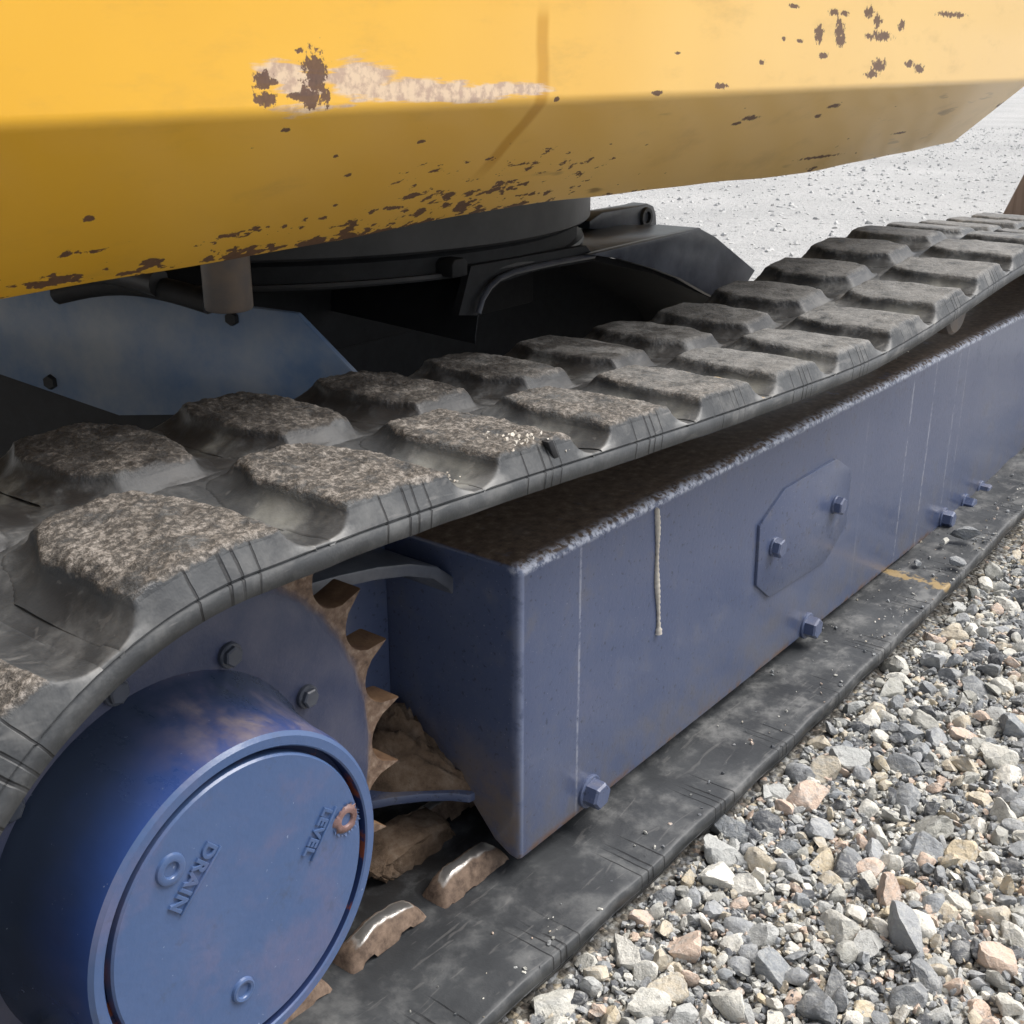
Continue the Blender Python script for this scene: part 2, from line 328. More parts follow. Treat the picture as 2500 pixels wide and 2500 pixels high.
STONE = [(0.00, (0.22, 0.23, 0.24)), (0.12, (0.10, 0.105, 0.115)), (0.22, (0.31, 0.32, 0.33)), (0.36, (0.42, 0.425, 0.41)), (0.47, (0.24, 0.255, 0.27)), (0.55, (0.55, 0.535, 0.48)), (0.67, (0.52, 0.46, 0.36)),
         (0.75, (0.36, 0.355, 0.32)), (0.83, (0.66, 0.635, 0.57)), (0.90, (0.58, 0.45, 0.36)), (0.965, (0.54, 0.46, 0.33)), (0.9985, (0.24, 0.09, 0.07))]
def mat_stone(name, src, k=1.0):
    n = NT(name)
    if src == 'object':
        oi = n.t.nodes.new('ShaderNodeObjectInfo'); r = oi.outputs['Random']
    else: r = n.attr('tone')
    base = n.ramp(r, [(p, tuple(min(0.8, v*k) for v in c)) for p, c in STONE], 'CONSTANT')
    v = n.noise(110, 4, 0.72, stretch=(1, 0.6, 1.6), dist=0.8)
    c = n.mix(n.math('MULTIPLY', n.ss(v, 0.44, 0.66), 0.55), base, (0.46*k, 0.46*k, 0.44*k))
    c = n.mix(n.math('MULTIPLY', n.ss(n.noise(120, 4, 0.7, off=(4, 4, 4)), 0.52, 0.70), 0.4), c, (0.10, 0.10, 0.10))
    return n.done(c, 0.82, n.bump(n.math('ADD', n.noise(160, 5, 0.7), n.math('MULTIPLY', n.noise(60, 3), 0.8)), 0.9, 0.0035), spec=0.3)

def mat_ground():
    n = NT('gravel_bed')
    v = n.voro(150, 'F1', out=1)
    vs = n.sep(v)
    c = n.ramp(vs[0], [(p, c_) for p, c_ in STONE], 'CONSTANT')
    c = n.mix(n.ss(n.noise(60, 4, 0.7), 0.35, 0.6), c, (0.13, 0.12, 0.105))
    e = n.voro(150, 'F1')
    return n.done(c, 0.95, n.bump(n.math('SUBTRACT', n.noise(90, 5), e), 0.9, 0.006), spec=0.2)

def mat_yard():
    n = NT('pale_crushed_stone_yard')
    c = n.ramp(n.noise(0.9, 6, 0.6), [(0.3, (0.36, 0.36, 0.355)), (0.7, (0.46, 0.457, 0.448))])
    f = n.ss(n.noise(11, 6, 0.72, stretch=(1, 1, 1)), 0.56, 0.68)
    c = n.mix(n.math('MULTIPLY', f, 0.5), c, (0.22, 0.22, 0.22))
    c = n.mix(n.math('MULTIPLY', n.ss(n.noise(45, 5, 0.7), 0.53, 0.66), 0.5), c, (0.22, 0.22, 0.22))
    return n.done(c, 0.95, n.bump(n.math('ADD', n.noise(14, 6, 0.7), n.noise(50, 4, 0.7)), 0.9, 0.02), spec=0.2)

def mat_wood():
    n = NT('weathered_timber')
    g = n.noise(18, 5, 0.6, stretch=(1, 1.5, 0.12), dist=0.5)
    c = n.ramp(g, [(0.3, (0.16, 0.10, 0.065)), (0.7, (0.30, 0.21, 0.15))])
    return n.done(c, 0.85, n.bump(g, 0.5, 0.004))

SPC = (-0.335, 0.278)
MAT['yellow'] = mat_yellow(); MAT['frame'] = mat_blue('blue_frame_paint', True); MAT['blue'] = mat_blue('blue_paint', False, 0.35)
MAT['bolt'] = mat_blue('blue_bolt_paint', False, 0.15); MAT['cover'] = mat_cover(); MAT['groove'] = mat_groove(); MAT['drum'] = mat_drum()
MAT['sprocket'] = mat_sprocket(SPC[0], SPC[1], 0.184); MAT['rubber'] = mat_rubber(); MAT['horn'] = mat_horn(); MAT['mud'] = mat_mud()
MAT['ring'] = mat_steel('grey_bearing_steel', (0.030, 0.031, 0.033), (0.065, 0.065, 0.068), 0.45, scale=14)
MAT['black'] = mat_steel('black_greasy_steel', (0.007, 0.0075, 0.009), (0.016, 0.017, 0.020), 0.7)
MAT['leg'] = mat_steel('dark_blue_greasy_steel', (0.030, 0.036, 0.052), (0.13, 0.14, 0.165), 0.32, scale=16)
MAT['post'] = mat_steel('rust_streaked_post', (0.07, 0.075, 0.085), (0.16, 0.12, 0.09), 0.5, scale=25)
MAT['rustplug'] = mat_steel('rusty_plug', (0.10, 0.05, 0.04), (0.26, 0.16, 0.15), 0.5, scale=140)
MAT['drip'] = mat_steel('dried_sealant', (0.42, 0.38, 0.32), (0.66, 0.62, 0.56), 0.9, scale=150)
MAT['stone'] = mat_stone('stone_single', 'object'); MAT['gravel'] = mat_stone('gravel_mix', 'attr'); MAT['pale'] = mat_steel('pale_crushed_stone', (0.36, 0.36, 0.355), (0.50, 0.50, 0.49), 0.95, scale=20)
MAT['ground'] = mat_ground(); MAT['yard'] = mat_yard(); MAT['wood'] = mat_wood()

# ------------------------------------------------------------------ object helpers
def link(name, me, mat=None, parent=None, smooth=None):
    o = bpy.data.objects.new(name, me); col.objects.link(o)
    if mat is not None and not me.materials: me.materials.append(mat)
    if parent: o.parent = parent
    if smooth is not None:
        for p in me.polygons: p.use_smooth = True
        me.set_sharp_from_angle(angle=math.radians(smooth))
    return o
def from_bm(name, bm, mat, parent=None, smooth=None):
    bmesh.ops.recalc_face_normals(bm, faces=bm.faces)
    me = bpy.data.meshes.new(name); bm.to_mesh(me); bm.free()
    return link(name, me, mat, parent, smooth)
def from_np(name, V, Fc, mat, parent=None, smooth=None):
    me = bpy.data.meshes.new(name); me.from_pydata([tuple(v) for v in V], [], [tuple(f) for f in Fc]); me.update()
    return link(name, me, mat, parent, smooth)
def thing(name, label, cat, group=None, loc=(0, 0, 0)):
    o = bpy.data.objects.new(name, None); col.objects.link(o); o.location = loc
    o['label'] = label; o['category'] = cat
    if group: o['group'] = group
    return o
def bevel(bm, w, seg=2, ang=30):
    ed = [e for e in bm.edges if len(e.link_faces) == 2 and e.calc_face_angle(0) > math.radians(ang)]
    bmesh.ops.bevel(bm, geom=ed, offset=w, segments=seg, affect='EDGES', profile=0.5, clamp_overlap=True)
def prism(poly, axis_vec, depth, bev=0, seg=2):
    """closed prism: poly = list of 3D points (planar), extruded along axis_vec*depth"""
    bm = bmesh.new(); a = Vector(axis_vec)*depth
    v0 = [bm.verts.new(Vector(p)) for p in poly]; v1 = [bm.verts.new(Vector(p)+a) for p in poly]
    bm.faces.new(v0); bm.faces.new(v1[::-1]); n = len(poly)
    for i in range(n): bm.faces.new((v0[i], v0[(i+1) % n], v1[(i+1) % n], v1[i]))
    bmesh.ops.recalc_face_normals(bm, faces=bm.faces)
    if bev: bevel(bm, bev, seg)
    return bm
def lathe_y(prof, cx, cz, seg=72, a0=0.0):
    """revolve (r, y) profile about the Y axis through (cx, cz)"""
    bm = bmesh.new(); rings = []
    for r, y in prof:
        rings.append([bm.verts.new((cx, y, cz))] if r < 1e-6 else
                     [bm.verts.new((cx+r*math.cos(a0+2*math.pi*i/seg), y, cz+r*math.sin(a0+2*math.pi*i/seg))) for i in range(seg)])
    for A, B in zip(rings, rings[1:]):
        for i in range(seg):
            j = (i+1) % seg
            if len(A) == 1: bm.faces.new((A[0], B[i], B[j]))
            elif len(B) == 1: bm.faces.new((A[i], A[j], B[0]))
            else: bm.faces.new((A[i], A[j], B[j], B[i]))
    return bm
def hash01(i, j, k):
    n = (i*374761393 + j*668265263 + k*1274126177) & 0xFFFFFFFF
    n = ((n ^ (n >> 13))*1274126177) & 0xFFFFFFFF
    return ((n ^ (n >> 16)) & 0xFFFF)/65535.0
def vnoise(x, y, seed=0):
    xi = np.floor(x).astype(np.int64); yi = np.floor(y).astype(np.int64); fx = x-xi; fy = y-yi
    fx = fx*fx*(3-2*fx); fy = fy*fy*(3-2*fy); k = np.full_like(xi, seed)
    return ((hash01(xi, yi, k)*(1-fx)+hash01(xi+1, yi, k)*fx)*(1-fy) + (hash01(xi, yi+1, k)*(1-fx)+hash01(xi+1, yi+1, k)*fx)*fy)
def sst(a, b, x):
    t = np.clip((x-a)/(b-a), 0, 1); return t*t*(3-2*t)

# pixel helpers used to read positions off a known plane (2500 px frame)
def ray(u, v): return Fv + Rv*((u-1250)/2930.0) + Uv*((1250-v)/2930.0)
def onY(u, v, Y): d = ray(u, v); return CAM + d*((Y-CAM.y)/d.y)
def onZ(u, v, Z): d = ray(u, v); return CAM + d*((Z-CAM.z)/d.z)

# ------------------------------------------------------------------ ground
def ground():
    # near bed with soft undulation, one sheet to the horizon made of two pieces that overlap in height
    xs = np.linspace(-2.0, 2.6, 60); ys = np.linspace(-3.0, 2.2, 60)
    V = []; Fc = []
    for i, x in enumerate(xs):
        for j, y in enumerate(ys):
            V.append((x, y, 0.030 + 0.006*(hash01(i, j, 5)-0.5)))
    n = len(ys)
    for i in range(len(xs)-1):
        for j in range(n-1): Fc.append((i*n+j, (i+1)*n+j, (i+1)*n+j+1, i*n+j+1))
    g = from_np('gravel_ground', V, Fc, MAT['ground'], smooth=180); g['kind'] = 'structure'
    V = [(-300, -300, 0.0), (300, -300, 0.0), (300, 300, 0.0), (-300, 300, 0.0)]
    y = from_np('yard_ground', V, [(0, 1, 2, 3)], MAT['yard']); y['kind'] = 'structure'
    return g
GROUND = ground()

# ------------------------------------------------------------------ excavator
EX = thing('excavator', 'yellow and blue tracked excavator seen close up from beside its rear sprocket', 'excavator')

# upper body: pressed yellow skirt panel with a turned-under lower edge
def upper_body():
    prof = []
    prof += [(1.35, 1.35), (0.0, 1.35)]
    # rounded fold at (0,.718)
    a = Vector((0.0, 0.718)); d1 = Vector((0, 1)); d2 = Vector((0.1, -0.093)).normalized(); r = 0.0055
    for t in np.linspace(0, 1, 6):
        p = (a+d1*r)*(1-t)**2 + a*2*t*(1-t) + (a+d2*r)*t*t
        prof.append((p.x, p.y))
    prof += [(0.097, 0.6275), (0.100, 0.6255), (0.104, 0.6262), (1.35, 0.640)]
    xs = list(np.linspace(-1.2, 1.165, 120))
    bm = bmesh.new(); rings = []
    for x in xs:
        ring = []
        for k, (y, z) in enumerate(prof):
            low = 1.0 if 8 <= k <= 10 else 0.0
            w = 0.0045*math.sin(x*6.1+0.6) + 0.0008*math.sin(x*17) + 0.0003*math.sin(x*41+1)
            wy = 0.0022*math.sin(x*4.3+1.0)*(1 if y < 0.06 else 0)
            end = max(0.0, (x-1.12)/0.045)
            ring.append(bm.verts.new((x, y+wy, z + low*w)))
        rings.append(ring)
    n = len(prof)
    for A, B in zip(rings, rings[1:]):
        for i in range(n): bm.faces.new((A[i], A[(i+1) % n], B[(i+1) % n], B[i]))
    bm.faces.new(rings[0]); bm.faces.new(rings[-1][::-1])
    return from_bm('upper_body', bm, MAT['yellow'], EX, 40)
BODY = upper_body(); BODY['label'] = 'yellow skirt panel with rusty chips and scrapes'

# swing bearing under the body
RC = (0.40, 0.73)
def ring_z(name, prof, mat, seg=96):
    bm = bmesh.new(); rings = []
    for r, z in prof: rings.append([bm.verts.new((RC[0]+r*math.cos(2*math.pi*i/seg), RC[1]+r*math.sin(2*math.pi*i/seg), z)) for i in range(seg)])
    for A, B in zip(rings, rings[1:]+rings[:1]):
        for i in range(seg): bm.faces.new((A[i], A[(i+1) % seg], B[(i+1) % seg], B[i]))
    return from_bm(name, bm, mat, SW, 35)
SW = from_bm('swing_bearing', prism([(RC[0]+0.3*math.cos(a), RC[1]+0.3*math.sin(a), 0.50) for a in np.linspace(0, 2*math.pi, 48, endpoint=False)], (0, 0, 1), 0.12), MAT['black'], EX, 30)
ring_z('upper_race', [(0.32, 0.552), (0.418, 0.552), (0.421, 0.555), (0.421, 0.638), (0.32, 0.638)], MAT['ring'])
ring_z('lower_race', [(0.32, 0.522), (0.400, 0.522), (0.404, 0.526), (0.404, 0.545), (0.399, 0.5495), (0.32, 0.5495)], MAT['black'])
ring_z('seal_lip', [(0.398, 0.5215), (0.412, 0.5215), (0.4135, 0.524), (0.412, 0.5275), (0.398, 0.5275)], MAT['ring'])
g = from_bm('grease_fitting', prism([(0.30+dx, 0.318, 0.533+dz) for dx, dz in [(-.013, -.009), (.013, -.009), (.013, .006), (.008, .011), (-.008, .011), (-.013, .006)]], (0, 1, 0), 0.03, 0.002), MAT['black'], SW, 30)

# centre frame: light-blocking box, legs and plates
def centre_frame():
    light_block = prism([(-0.1, 0.90, 0.05), (1.05, 0.90, 0.05), (1.05, 1.35, 0.05), (-0.1, 1.35, 0.05)], (0, 0, 1), 0.42, 0.01)  # plain black box added behind the void to stop light coming through
    o = from_bm('centre_frame', light_block, MAT['black'], EX, 30)
    # deck plate of the front leg
    deck = [onZ(u, v, 0.515) for u, v in [(1150, 640), (1300, 585), (1420, 548), (1610, 548), (1712, 556), (1600, 582), (1452, 617), (1300, 648)]]
    from_bm('leg_deck', prism(deck, (0, 0, 1), -0.008, 0.0015), MAT['leg'], o, 30)
    # side plate that falls away to the front
    side = [onY(u, v, 0.30) for u, v in [(1440, 622), (1709, 557), (1748, 578), (1845, 660), (1790, 745), (1735, 722), (1660, 680), (1590, 655), (1510, 632)]]
    from_bm('leg_plate', prism(side, (0.05, 1, 0.02), 0.012, 0.002), MAT['leg'], o, 30)
    web = [onY(u, v, 0.318) for u, v in [(1168, 770), (1178, 730), (1196, 700), (1218, 680), (1255, 664), (1300, 653), (1360, 640), (1450, 624), (1430, 600), (1150, 650), (1120, 770)]]
    from_bm('leg_web', prism(web, (0, 1, 0), 0.01), MAT['black'], o, 30)
    from_bm('slew_pedestal', prism([(0.05, 0.56, 0.40), (0.75, 0.56, 0.40), (0.75, 1.2, 0.40), (0.05, 1.2, 0.40)], (0, 0, 1), 0.115, 0.005), MAT['black'], o, 30)
    # vault sheet and back wall added to keep the front leg's void dark
    ac = [onY(u, v, 0.325) for u, v in [(1160, 840), (1168, 775), (1180, 734), (1220, 690), (1300, 663), (1450, 636), (1597, 668), (1735, 728), (1860, 800), (1900, 900)]]
    bm = bmesh.new(); A = [bm.verts.new(p) for p in ac]; B = [bm.verts.new(p+Vector((0, 0.26, 0.01))) for p in ac]
    A2 = [bm.verts.new(p+Vector((0, 0, 0.008))) for p in ac]; B2 = [bm.verts.new(p+Vector((0, 0.26, 0.018))) for p in ac]
    for P_, Q_ in ((A, B), (B2, A2), (A2, A), (B, B2)):
        for i in range(len(ac)-1): bm.faces.new((P_[i], P_[i+1], Q_[i+1], Q_[i]))
    from_bm('void_vault', bm, MAT['black'], o, 40)
    bk = [p+Vector((0, 0.24, 0.01)) for p in ac]; bk = [Vector((bk[0].x-0.05, bk[0].y, 0.02))]+bk+[Vector((bk[-1].x+0.05, bk[-1].y, 0.02))]
    from_bm('void_backing', prism(bk, (0, 1, 0), 0.02), MAT['black'], o, 30)
    # rim bar of the arch
    pts = [onY(u, v, 0.31) for u, v in [(1168, 765), (1178, 730), (1196, 700), (1218, 680), (1255, 664), (1300, 653), (1360, 640), (1450, 624)]]
    from_bm('arch_rim', tube([p for p in pts], 0.0035, 6), MAT['leg'], o, 60)
    # bracket with an eye behind the bearing
    br = [onY(u, v, 0.46) for u, v in [(1440, 540), (1470, 518), (1560, 503), (1582, 497), (1596, 503), (1602, 522), (1604, 556), (1560, 560), (1440, 560)]]
    b = from_bm('blade_bracket', prism(br, (0.1, 1, 0), 0.03, 0.002), MAT['leg'], o, 30)
    e = onY(1575, 530, 0.46)
    bm = bmesh.new(); seg = 24; rr = []
    for r, y in [(0.009, 0.455), (0.014, 0.455), (0.015, 0.46), (0.009, 0.46)]:
        rr.append([bm.verts.new((e.x+r*math.cos(2*math.pi*i/seg), y, e.z+r*math.sin(2*math.pi*i/seg))) for i in range(seg)])
    for A, B in zip(rr, rr[1:]+rr[:1]):
        for i in range(seg): bm.faces.new((A[i], A[(i+1) % seg], B[(i+1) % seg], B[i]))
    from_bm('bracket_eye', bm, MAT['ring'], o, 40)
    # blue guard plate across the rear of the frame
    b0 = onY(712, 763, 0.275); ang = math.radians(107.4); dv = Vector((math.cos(ang), math.sin(ang), 0)); nv = Vector((math.sin(ang), -math.cos(ang), 0))
    def onP(u, v):
        d = ray(u, v); return CAM + d*((b0-CAM).dot(nv)/d.dot(nv))
    poly = [onP(u, v) for u, v in [(-260, 677), (0, 676), (130, 668), (500, 735), (725, 765), (870, 915), (860, 1010), (290, 1015), (0, 915), (-260, 860)]]
    gp = from_bm('guard_plate', prism(poly, nv, 0.007, 0.0015), MAT['guard'], o, 30)
    for u, v, r in [(80, 688, 0.0075), (568, 777, 0.0075), (125, 932, 0.0085)]:
        c = onP(u, v); bm = bmesh.new(); q = (-nv).to_track_quat('Z', 'Y').to_matrix().to_4x4(); q.translation = c - nv*0.0015
        bmesh.ops.create_cone(bm, cap_ends=True, segments=6, radius1=r, radius2=r*0.8, depth=0.006, matrix=q)
        from_bm('plate_bolt', bm, MAT['black'], o, 30)
    # lower dark edge below the guard plate
    lp = [onP(u, v) + nv*0.012 for u, v in [(-260, 790), (60, 880), (300, 960), (900, 1000), (900, 1200), (-260, 1200)]]
    from_bm('hose_guard', prism(lp, nv, 0.01, 0.001), MAT['black'], o, 30)
    # hydraulic hoses seen between body and guard plate
    for k, (u0, v0, u1, v1, r) in enumerate([(150, 662, 520, 655, 0.012), (250, 690, 640, 700, 0.010)]):
        a = onP(u0, v0)-nv*0.06; b = onP(u1, v1)-nv*0.08
        pts = [a.lerp(b, t)+Vector((0, 0, 0.012*math.sin(t*math.pi))) for t in np.linspace(0, 1, 10)]
        from_bm('hydraulic_hose', tube(pts, r, 10), MAT['black'] if k else MAT['ring'], o, 60)
    return o
def tube(pts, r, seg=8, rad=None):
    bm = bmesh.new(); rings = []
    for i, p in enumerate(pts):
        p = Vector(p); t = (Vector(pts[min(i+1, len(pts)-1)])-Vector(pts[max(i-1, 0)])).normalized()
        up = Vector((0, 0, 1)) if abs(t.z) < 0.9 else Vector((0, 1, 0))
        a = t.cross(up).normalized(); b = t.cross(a); rr = rad[i] if rad else r
        rings.append([bm.verts.new(p+a*rr*math.cos(2*math.pi*k/seg)+b*rr*math.sin(2*math.pi*k/seg)) for k in range(seg)])
    for A, B in zip(rings, rings[1:]):
        for i in range(seg): bm.faces.new((A[i], A[(i+1) % seg], B[(i+1) % seg], B[i]))
    bm.faces.new(rings[0]); bm.faces.new(rings[-1][::-1])
    return bm
MAT['guard'] = mat_steel('blue_guard_sheen', (0.075, 0.14, 0.26), (0.24, 0.27, 0.31), 0.26, scale=9)  # blue greyed and lightened so the colour holds the plate's sky reflection
CF = centre_frame()
# stub post hanging below the body
pc = onY(555, 700, 0.235)
bm = bmesh.new()
bmesh.ops.create_cone(bm, cap_ends=True, segments=32, radius1=0.0195, radius2=0.0195, depth=0.085, matrix=Matrix.Translation((pc.x, pc.y, 0.600)))
bevel(bm, 0.003, 2, 60); from_bm('hanging_post', bm, MAT['post'], EX, 40)

# ---- track frame
def track_frame():
    r = 0.009
    # outer profile in (Y,Z), clockwise from the lower tip
    prof = [(0.004, 0.0835), (0.0012, 0.0855), (0.0, 0.090)]
    for t in np.linspace(0, 1, 7):
        a = Vector((0.0, 0.366)); p = (a-Vector((0, r)))*(1-t)**2 + a*2*t*(1-t) + (a+Vector((r*1.3, 0.0006)))*t*t
        prof.append((p.x, p.y))
    prof += [(0.12, 0.3665), (0.17, 0.372), (0.20, 0.36), (0.20, 0.13), (0.062, 0.13), (0.030, 0.094), (0.012, 0.0845)]
    xs = [0.0]+list(np.linspace(0.05, 1.75, 18))
    bm = bmesh.new(); rings = [[bm.verts.new((x, y, z)) for y, z in prof] for x in xs]; n = len(prof)
    for A, B in zip(rings, rings[1:]):
        for i in range(n): bm.faces.new((A[i], A[(i+1) % n], B[(i+1) % n], B[i]))
    bm.faces.new(rings[0]); bm.faces.new(rings[-1][::-1])
    bmesh.ops.recalc_face_normals(bm, faces=bm.faces)
    ed = [e for e in bm.edges if all(abs(v.co.x) < 1e-6 for v in e.verts)]
    bmesh.ops.bevel(bm, geom=ed, offset=0.0045, segments=3, affect='EDGES', profile=0.5)
    return from_bm('track_frame', bm, MAT['frame'], EX, 35)
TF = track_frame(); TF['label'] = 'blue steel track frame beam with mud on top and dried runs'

def hex_bolt(x, y0, z, af, h, wr, rot, parent, name='hex_bolt', mat='bolt'):
    """hex head pointing to -Y on a washer"""
    bm = bmesh.new(); seg = 28
    def ring(r, y, n, a0=0): return [bm.verts.new((x+r*math.cos(a0+2*math.pi*i/n), y, z+r*math.sin(a0+2*math.pi*i/n))) for i in range(n)]
    W = [ring(wr, y0, seg), ring(wr, y0-0.0028, seg), ring(wr*0.93, y0-0.0036, seg), ring(wr*0.5, y0-0.0036, seg)]
    for A, B in zip(W, W[1:]):
        for i in range(seg): bm.faces.new((A[i], A[(i+1) % seg], B[(i+1) % seg], B[i]))
    R = af/math.sqrt(3); a0 = math.radians(rot)
    H = [ring(R, y0-0.0034, 6, a0), ring(R, y0-h*0.88, 6, a0), ring(R*0.84, y0-h, 6, a0)]
    for A, B in zip(H, H[1:]):
        for i in range(6): bm.faces.new((A[i], A[(i+1) % 6], B[(i+1) % 6], B[i]))
    bm.faces.new(H[-1])
    bmesh.ops.recalc_face_normals(bm, faces=bm.faces)
    me = bpy.data.meshes.new(name); bm.to_mesh(me); bm.free()
    return link(name, me, MAT[mat], parent, 28)
for x, z, af, rot in [(0.105, 0.103, 0.0235, 8), (0.569, 0.097, 0.0235, 22), (1.037, 0.097, 0.0225, 15), (1.132, 0.092, 0.0225, 40), (1.204, 0.094, 0.0225, 5)]:
    hex_bolt(x, 0.0005, z, af, 0.0175, 0.0165, rot, TF)
cp = from_bm('cover_plate', prism([(x, -0.0035, z) for x, z in [(0.4155, 0.276), (0.470, 0.303), (0.605, 0.303), (0.655, 0.276), (0.655, 0.203), (0.602, 0.172), (0.452, 0.178), (0.4185, 0.204)]], (0, 1, 0), 0.005, 0.0012), MAT['frame'], TF, 30)
for x, z, rot in [(0.452, 0.240, 12), (0.612, 0.243, 30)]: hex_bolt(x, -0.003, z, 0.019, 0.0125, 0.0115, rot, TF, 'plate_bolt')
# dried drip of sealant hanging from the top edge
pts = []; rad = []
for t in np.linspace(0, 1, 60):
    pts.append((0.203+0.013*t+0.0012*math.sin(t*9), -0.0012, 0.358-0.134*t)); rad.append(0.0018+0.0009*abs(math.sin(t*70))+0.0012*(t > 0.96)+0.0006*math.sin(t*13))
from_bm('dried_drip', tube(pts, 0.002, 8, rad), MAT['drip'], TF, 60)

# rock-guard lips at the sprocket end
def strip(path, y0, y1, th):
    """plate following (x,z) path between two Y values"""
    bm = bmesh.new(); n = len(path); q = []
    for i, (x, z) in enumerate(path):
        a = Vector(path[max(i-1, 0)]); b = Vector(path[min(i+1, n-1)]); t = (b-a).normalized(); nn = Vector((-t.y, t.x))*th
        q.append([bm.verts.new((x, y0, z)), bm.verts.new((x, y1, z)), bm.verts.new((x+nn.x, y1, z+nn.y)), bm.verts.new((x+nn.x, y0, z+nn.y))])
    for A, B in zip(q, q[1:]):
        for i in range(4): bm.faces.new((A[i], A[(i+1) % 4], B[(i+1) % 4], B[i]))
    bm.faces.new(q[0]); bm.faces.new(q[-1][::-1]); bmesh.ops.recalc_face_normals(bm, faces=bm.faces)
    return bm
bm = strip([(0.004, 0.318), (-0.006, 0.330), (-0.024, 0.345), (-0.055, 0.358), (-0.09, 0.367), (-0.13, 0.374), (-0.18, 0.380)], 0.072, 0.19, -0.011); bevel(bm, 0.002, 2)
from_bm('guard_lip', bm, MAT['leg'], TF, 40)
from_bm('web_rib', prism([(0.0, 0.150, 0.13), (-0.055, 0.150, 0.15), (-0.060, 0.150, 0.36), (0.0, 0.150, 0.37)], (0, 1, 0), 0.012, 0.002), MAT['blue'], TF, 30)
sh = [onZ(u, v, 0.135) for u, v in [(1160, 1922), (1145, 1941), (1100, 1936), (1030, 1938), (960, 1946), (900, 1958)]]
sh = [Vector((0.004, 0.050, 0.135))]+sh[1:]+[Vector((-0.08, 0.24, 0.135)), Vector((0.004, 0.24, 0.135))]
from_bm('guard_lip', prism(sh, (0, 0, 1), -0.009, 0.0018), MAT['blue'], TF, 30)
# mud bank lying on the lower lip
def mound():
    nx, ny = 26, 30; V = []; Fc = []
    edge = [(-0.001, 0.052), (-0.010, 0.066), (-0.030, 0.088), (-0.052, 0.112), (-0.066, 0.14), (-0.075, 0.17), (-0.08, 0.24)]
    ey = [e[1] for e in edge]; ex = [e[0] for e in edge]
    for i in range(nx):
        for j in range(ny):
            y = 0.053+0.18*j/(ny-1); x0 = float(np.interp(y, ey, ex))+0.003; t = i/(nx-1); x = x0+(0.006-x0)*t
            k = (1-math.exp(-3*t))
            z = 0.1353+(0.004+0.052*min(1, (y-0.053)/0.06))*k*(0.75+0.5*hash01(i//3, j//3, 9))*(0.9+0.2*hash01(i, j, 2)) - (0.006 if i == 0 else 0)
            V.append((x, y, z))
    for i in range(nx-1):
        for j in range(ny-1): Fc.append((i*ny+j, (i+1)*ny+j, (i+1)*ny+j+1, i*ny+j+1))
    return from_np('mud_bank', V, Fc, MAT['mud'], TF, 180)
mound()

# ---- final drive
cx, cz = -0.336, 0.281
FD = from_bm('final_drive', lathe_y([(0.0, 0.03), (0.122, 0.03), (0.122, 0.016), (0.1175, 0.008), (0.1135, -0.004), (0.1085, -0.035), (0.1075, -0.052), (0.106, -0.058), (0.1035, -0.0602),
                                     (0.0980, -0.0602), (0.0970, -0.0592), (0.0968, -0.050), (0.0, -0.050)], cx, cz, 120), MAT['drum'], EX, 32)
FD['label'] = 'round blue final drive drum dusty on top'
me = FD.data; me.materials.append(MAT['cover']); me.materials.append(MAT['groove'])
for p in me.polygons:
    c = p.center
    rr = math.hypot(c.x-cx, c.z-cz)
    if c.y < -0.0565 and rr > 0.0971: p.material_index = 1
    elif rr < 0.0975 and c.y < -0.045: p.material_index = 2
CV = from_bm('drive_cover', lathe_y([(0.0, -0.052), (0.0924, -0.052), (0.0924, -0.0583), (0.0912, -0.0596), (0.089, -0.0596), (0.0, -0.0592)], cx, cz, 120), MAT['cover'], FD, 32)
def plug(x, z, r, rh, mat, jag=0.0):
    bm = bmesh.new(); seg = 30; y = -0.0594; rr = []
    prof = [(r, y), (r*0.93, y-0.0016), (r*0.80, y-0.0022), (rh*1.12, y-0.0018), (rh, y-0.0010), (rh*0.9, y+0.003), (0, y+0.003)]
    for k, (q, yy) in enumerate(prof):
        if q == 0: rr.append([bm.verts.new((x, yy, z))]); continue
        rr.append([bm.verts.new((x+(q*(1+jag*(hash01(i, k, 3)-0.3) if k == 0 else q and 1.0)*(1 if k else 1))*math.cos(2*math.pi*i/seg), yy,
                                 z+(q*(1+jag*(hash01(i, k, 3)-0.3) if k == 0 else 1.0))*math.sin(2*math.pi*i/seg))) for i in range(seg)])
    for A, B in zip(rr, rr[1:]):
        for i in range(seg):
            j = (i+1) % seg
            if len(B) == 1: bm.faces.new((A[i], A[j], B[0]))
            else: bm.faces.new((A[i], A[j], B[j], B[i]))
    return from_bm('plug', bm, mat, FD, 40)
plug(-0.3853, 0.3350, 0.0098, 0.0046, MAT['cover'])
o = plug(-0.2560, 0.2962, 0.0092, 0.0044, MAT['rustplug'], 0.45); o['label'] = 'rusty level plug'
plug(-0.3461, 0.2246, 0.0085, 0.0046, MAT['cover'])
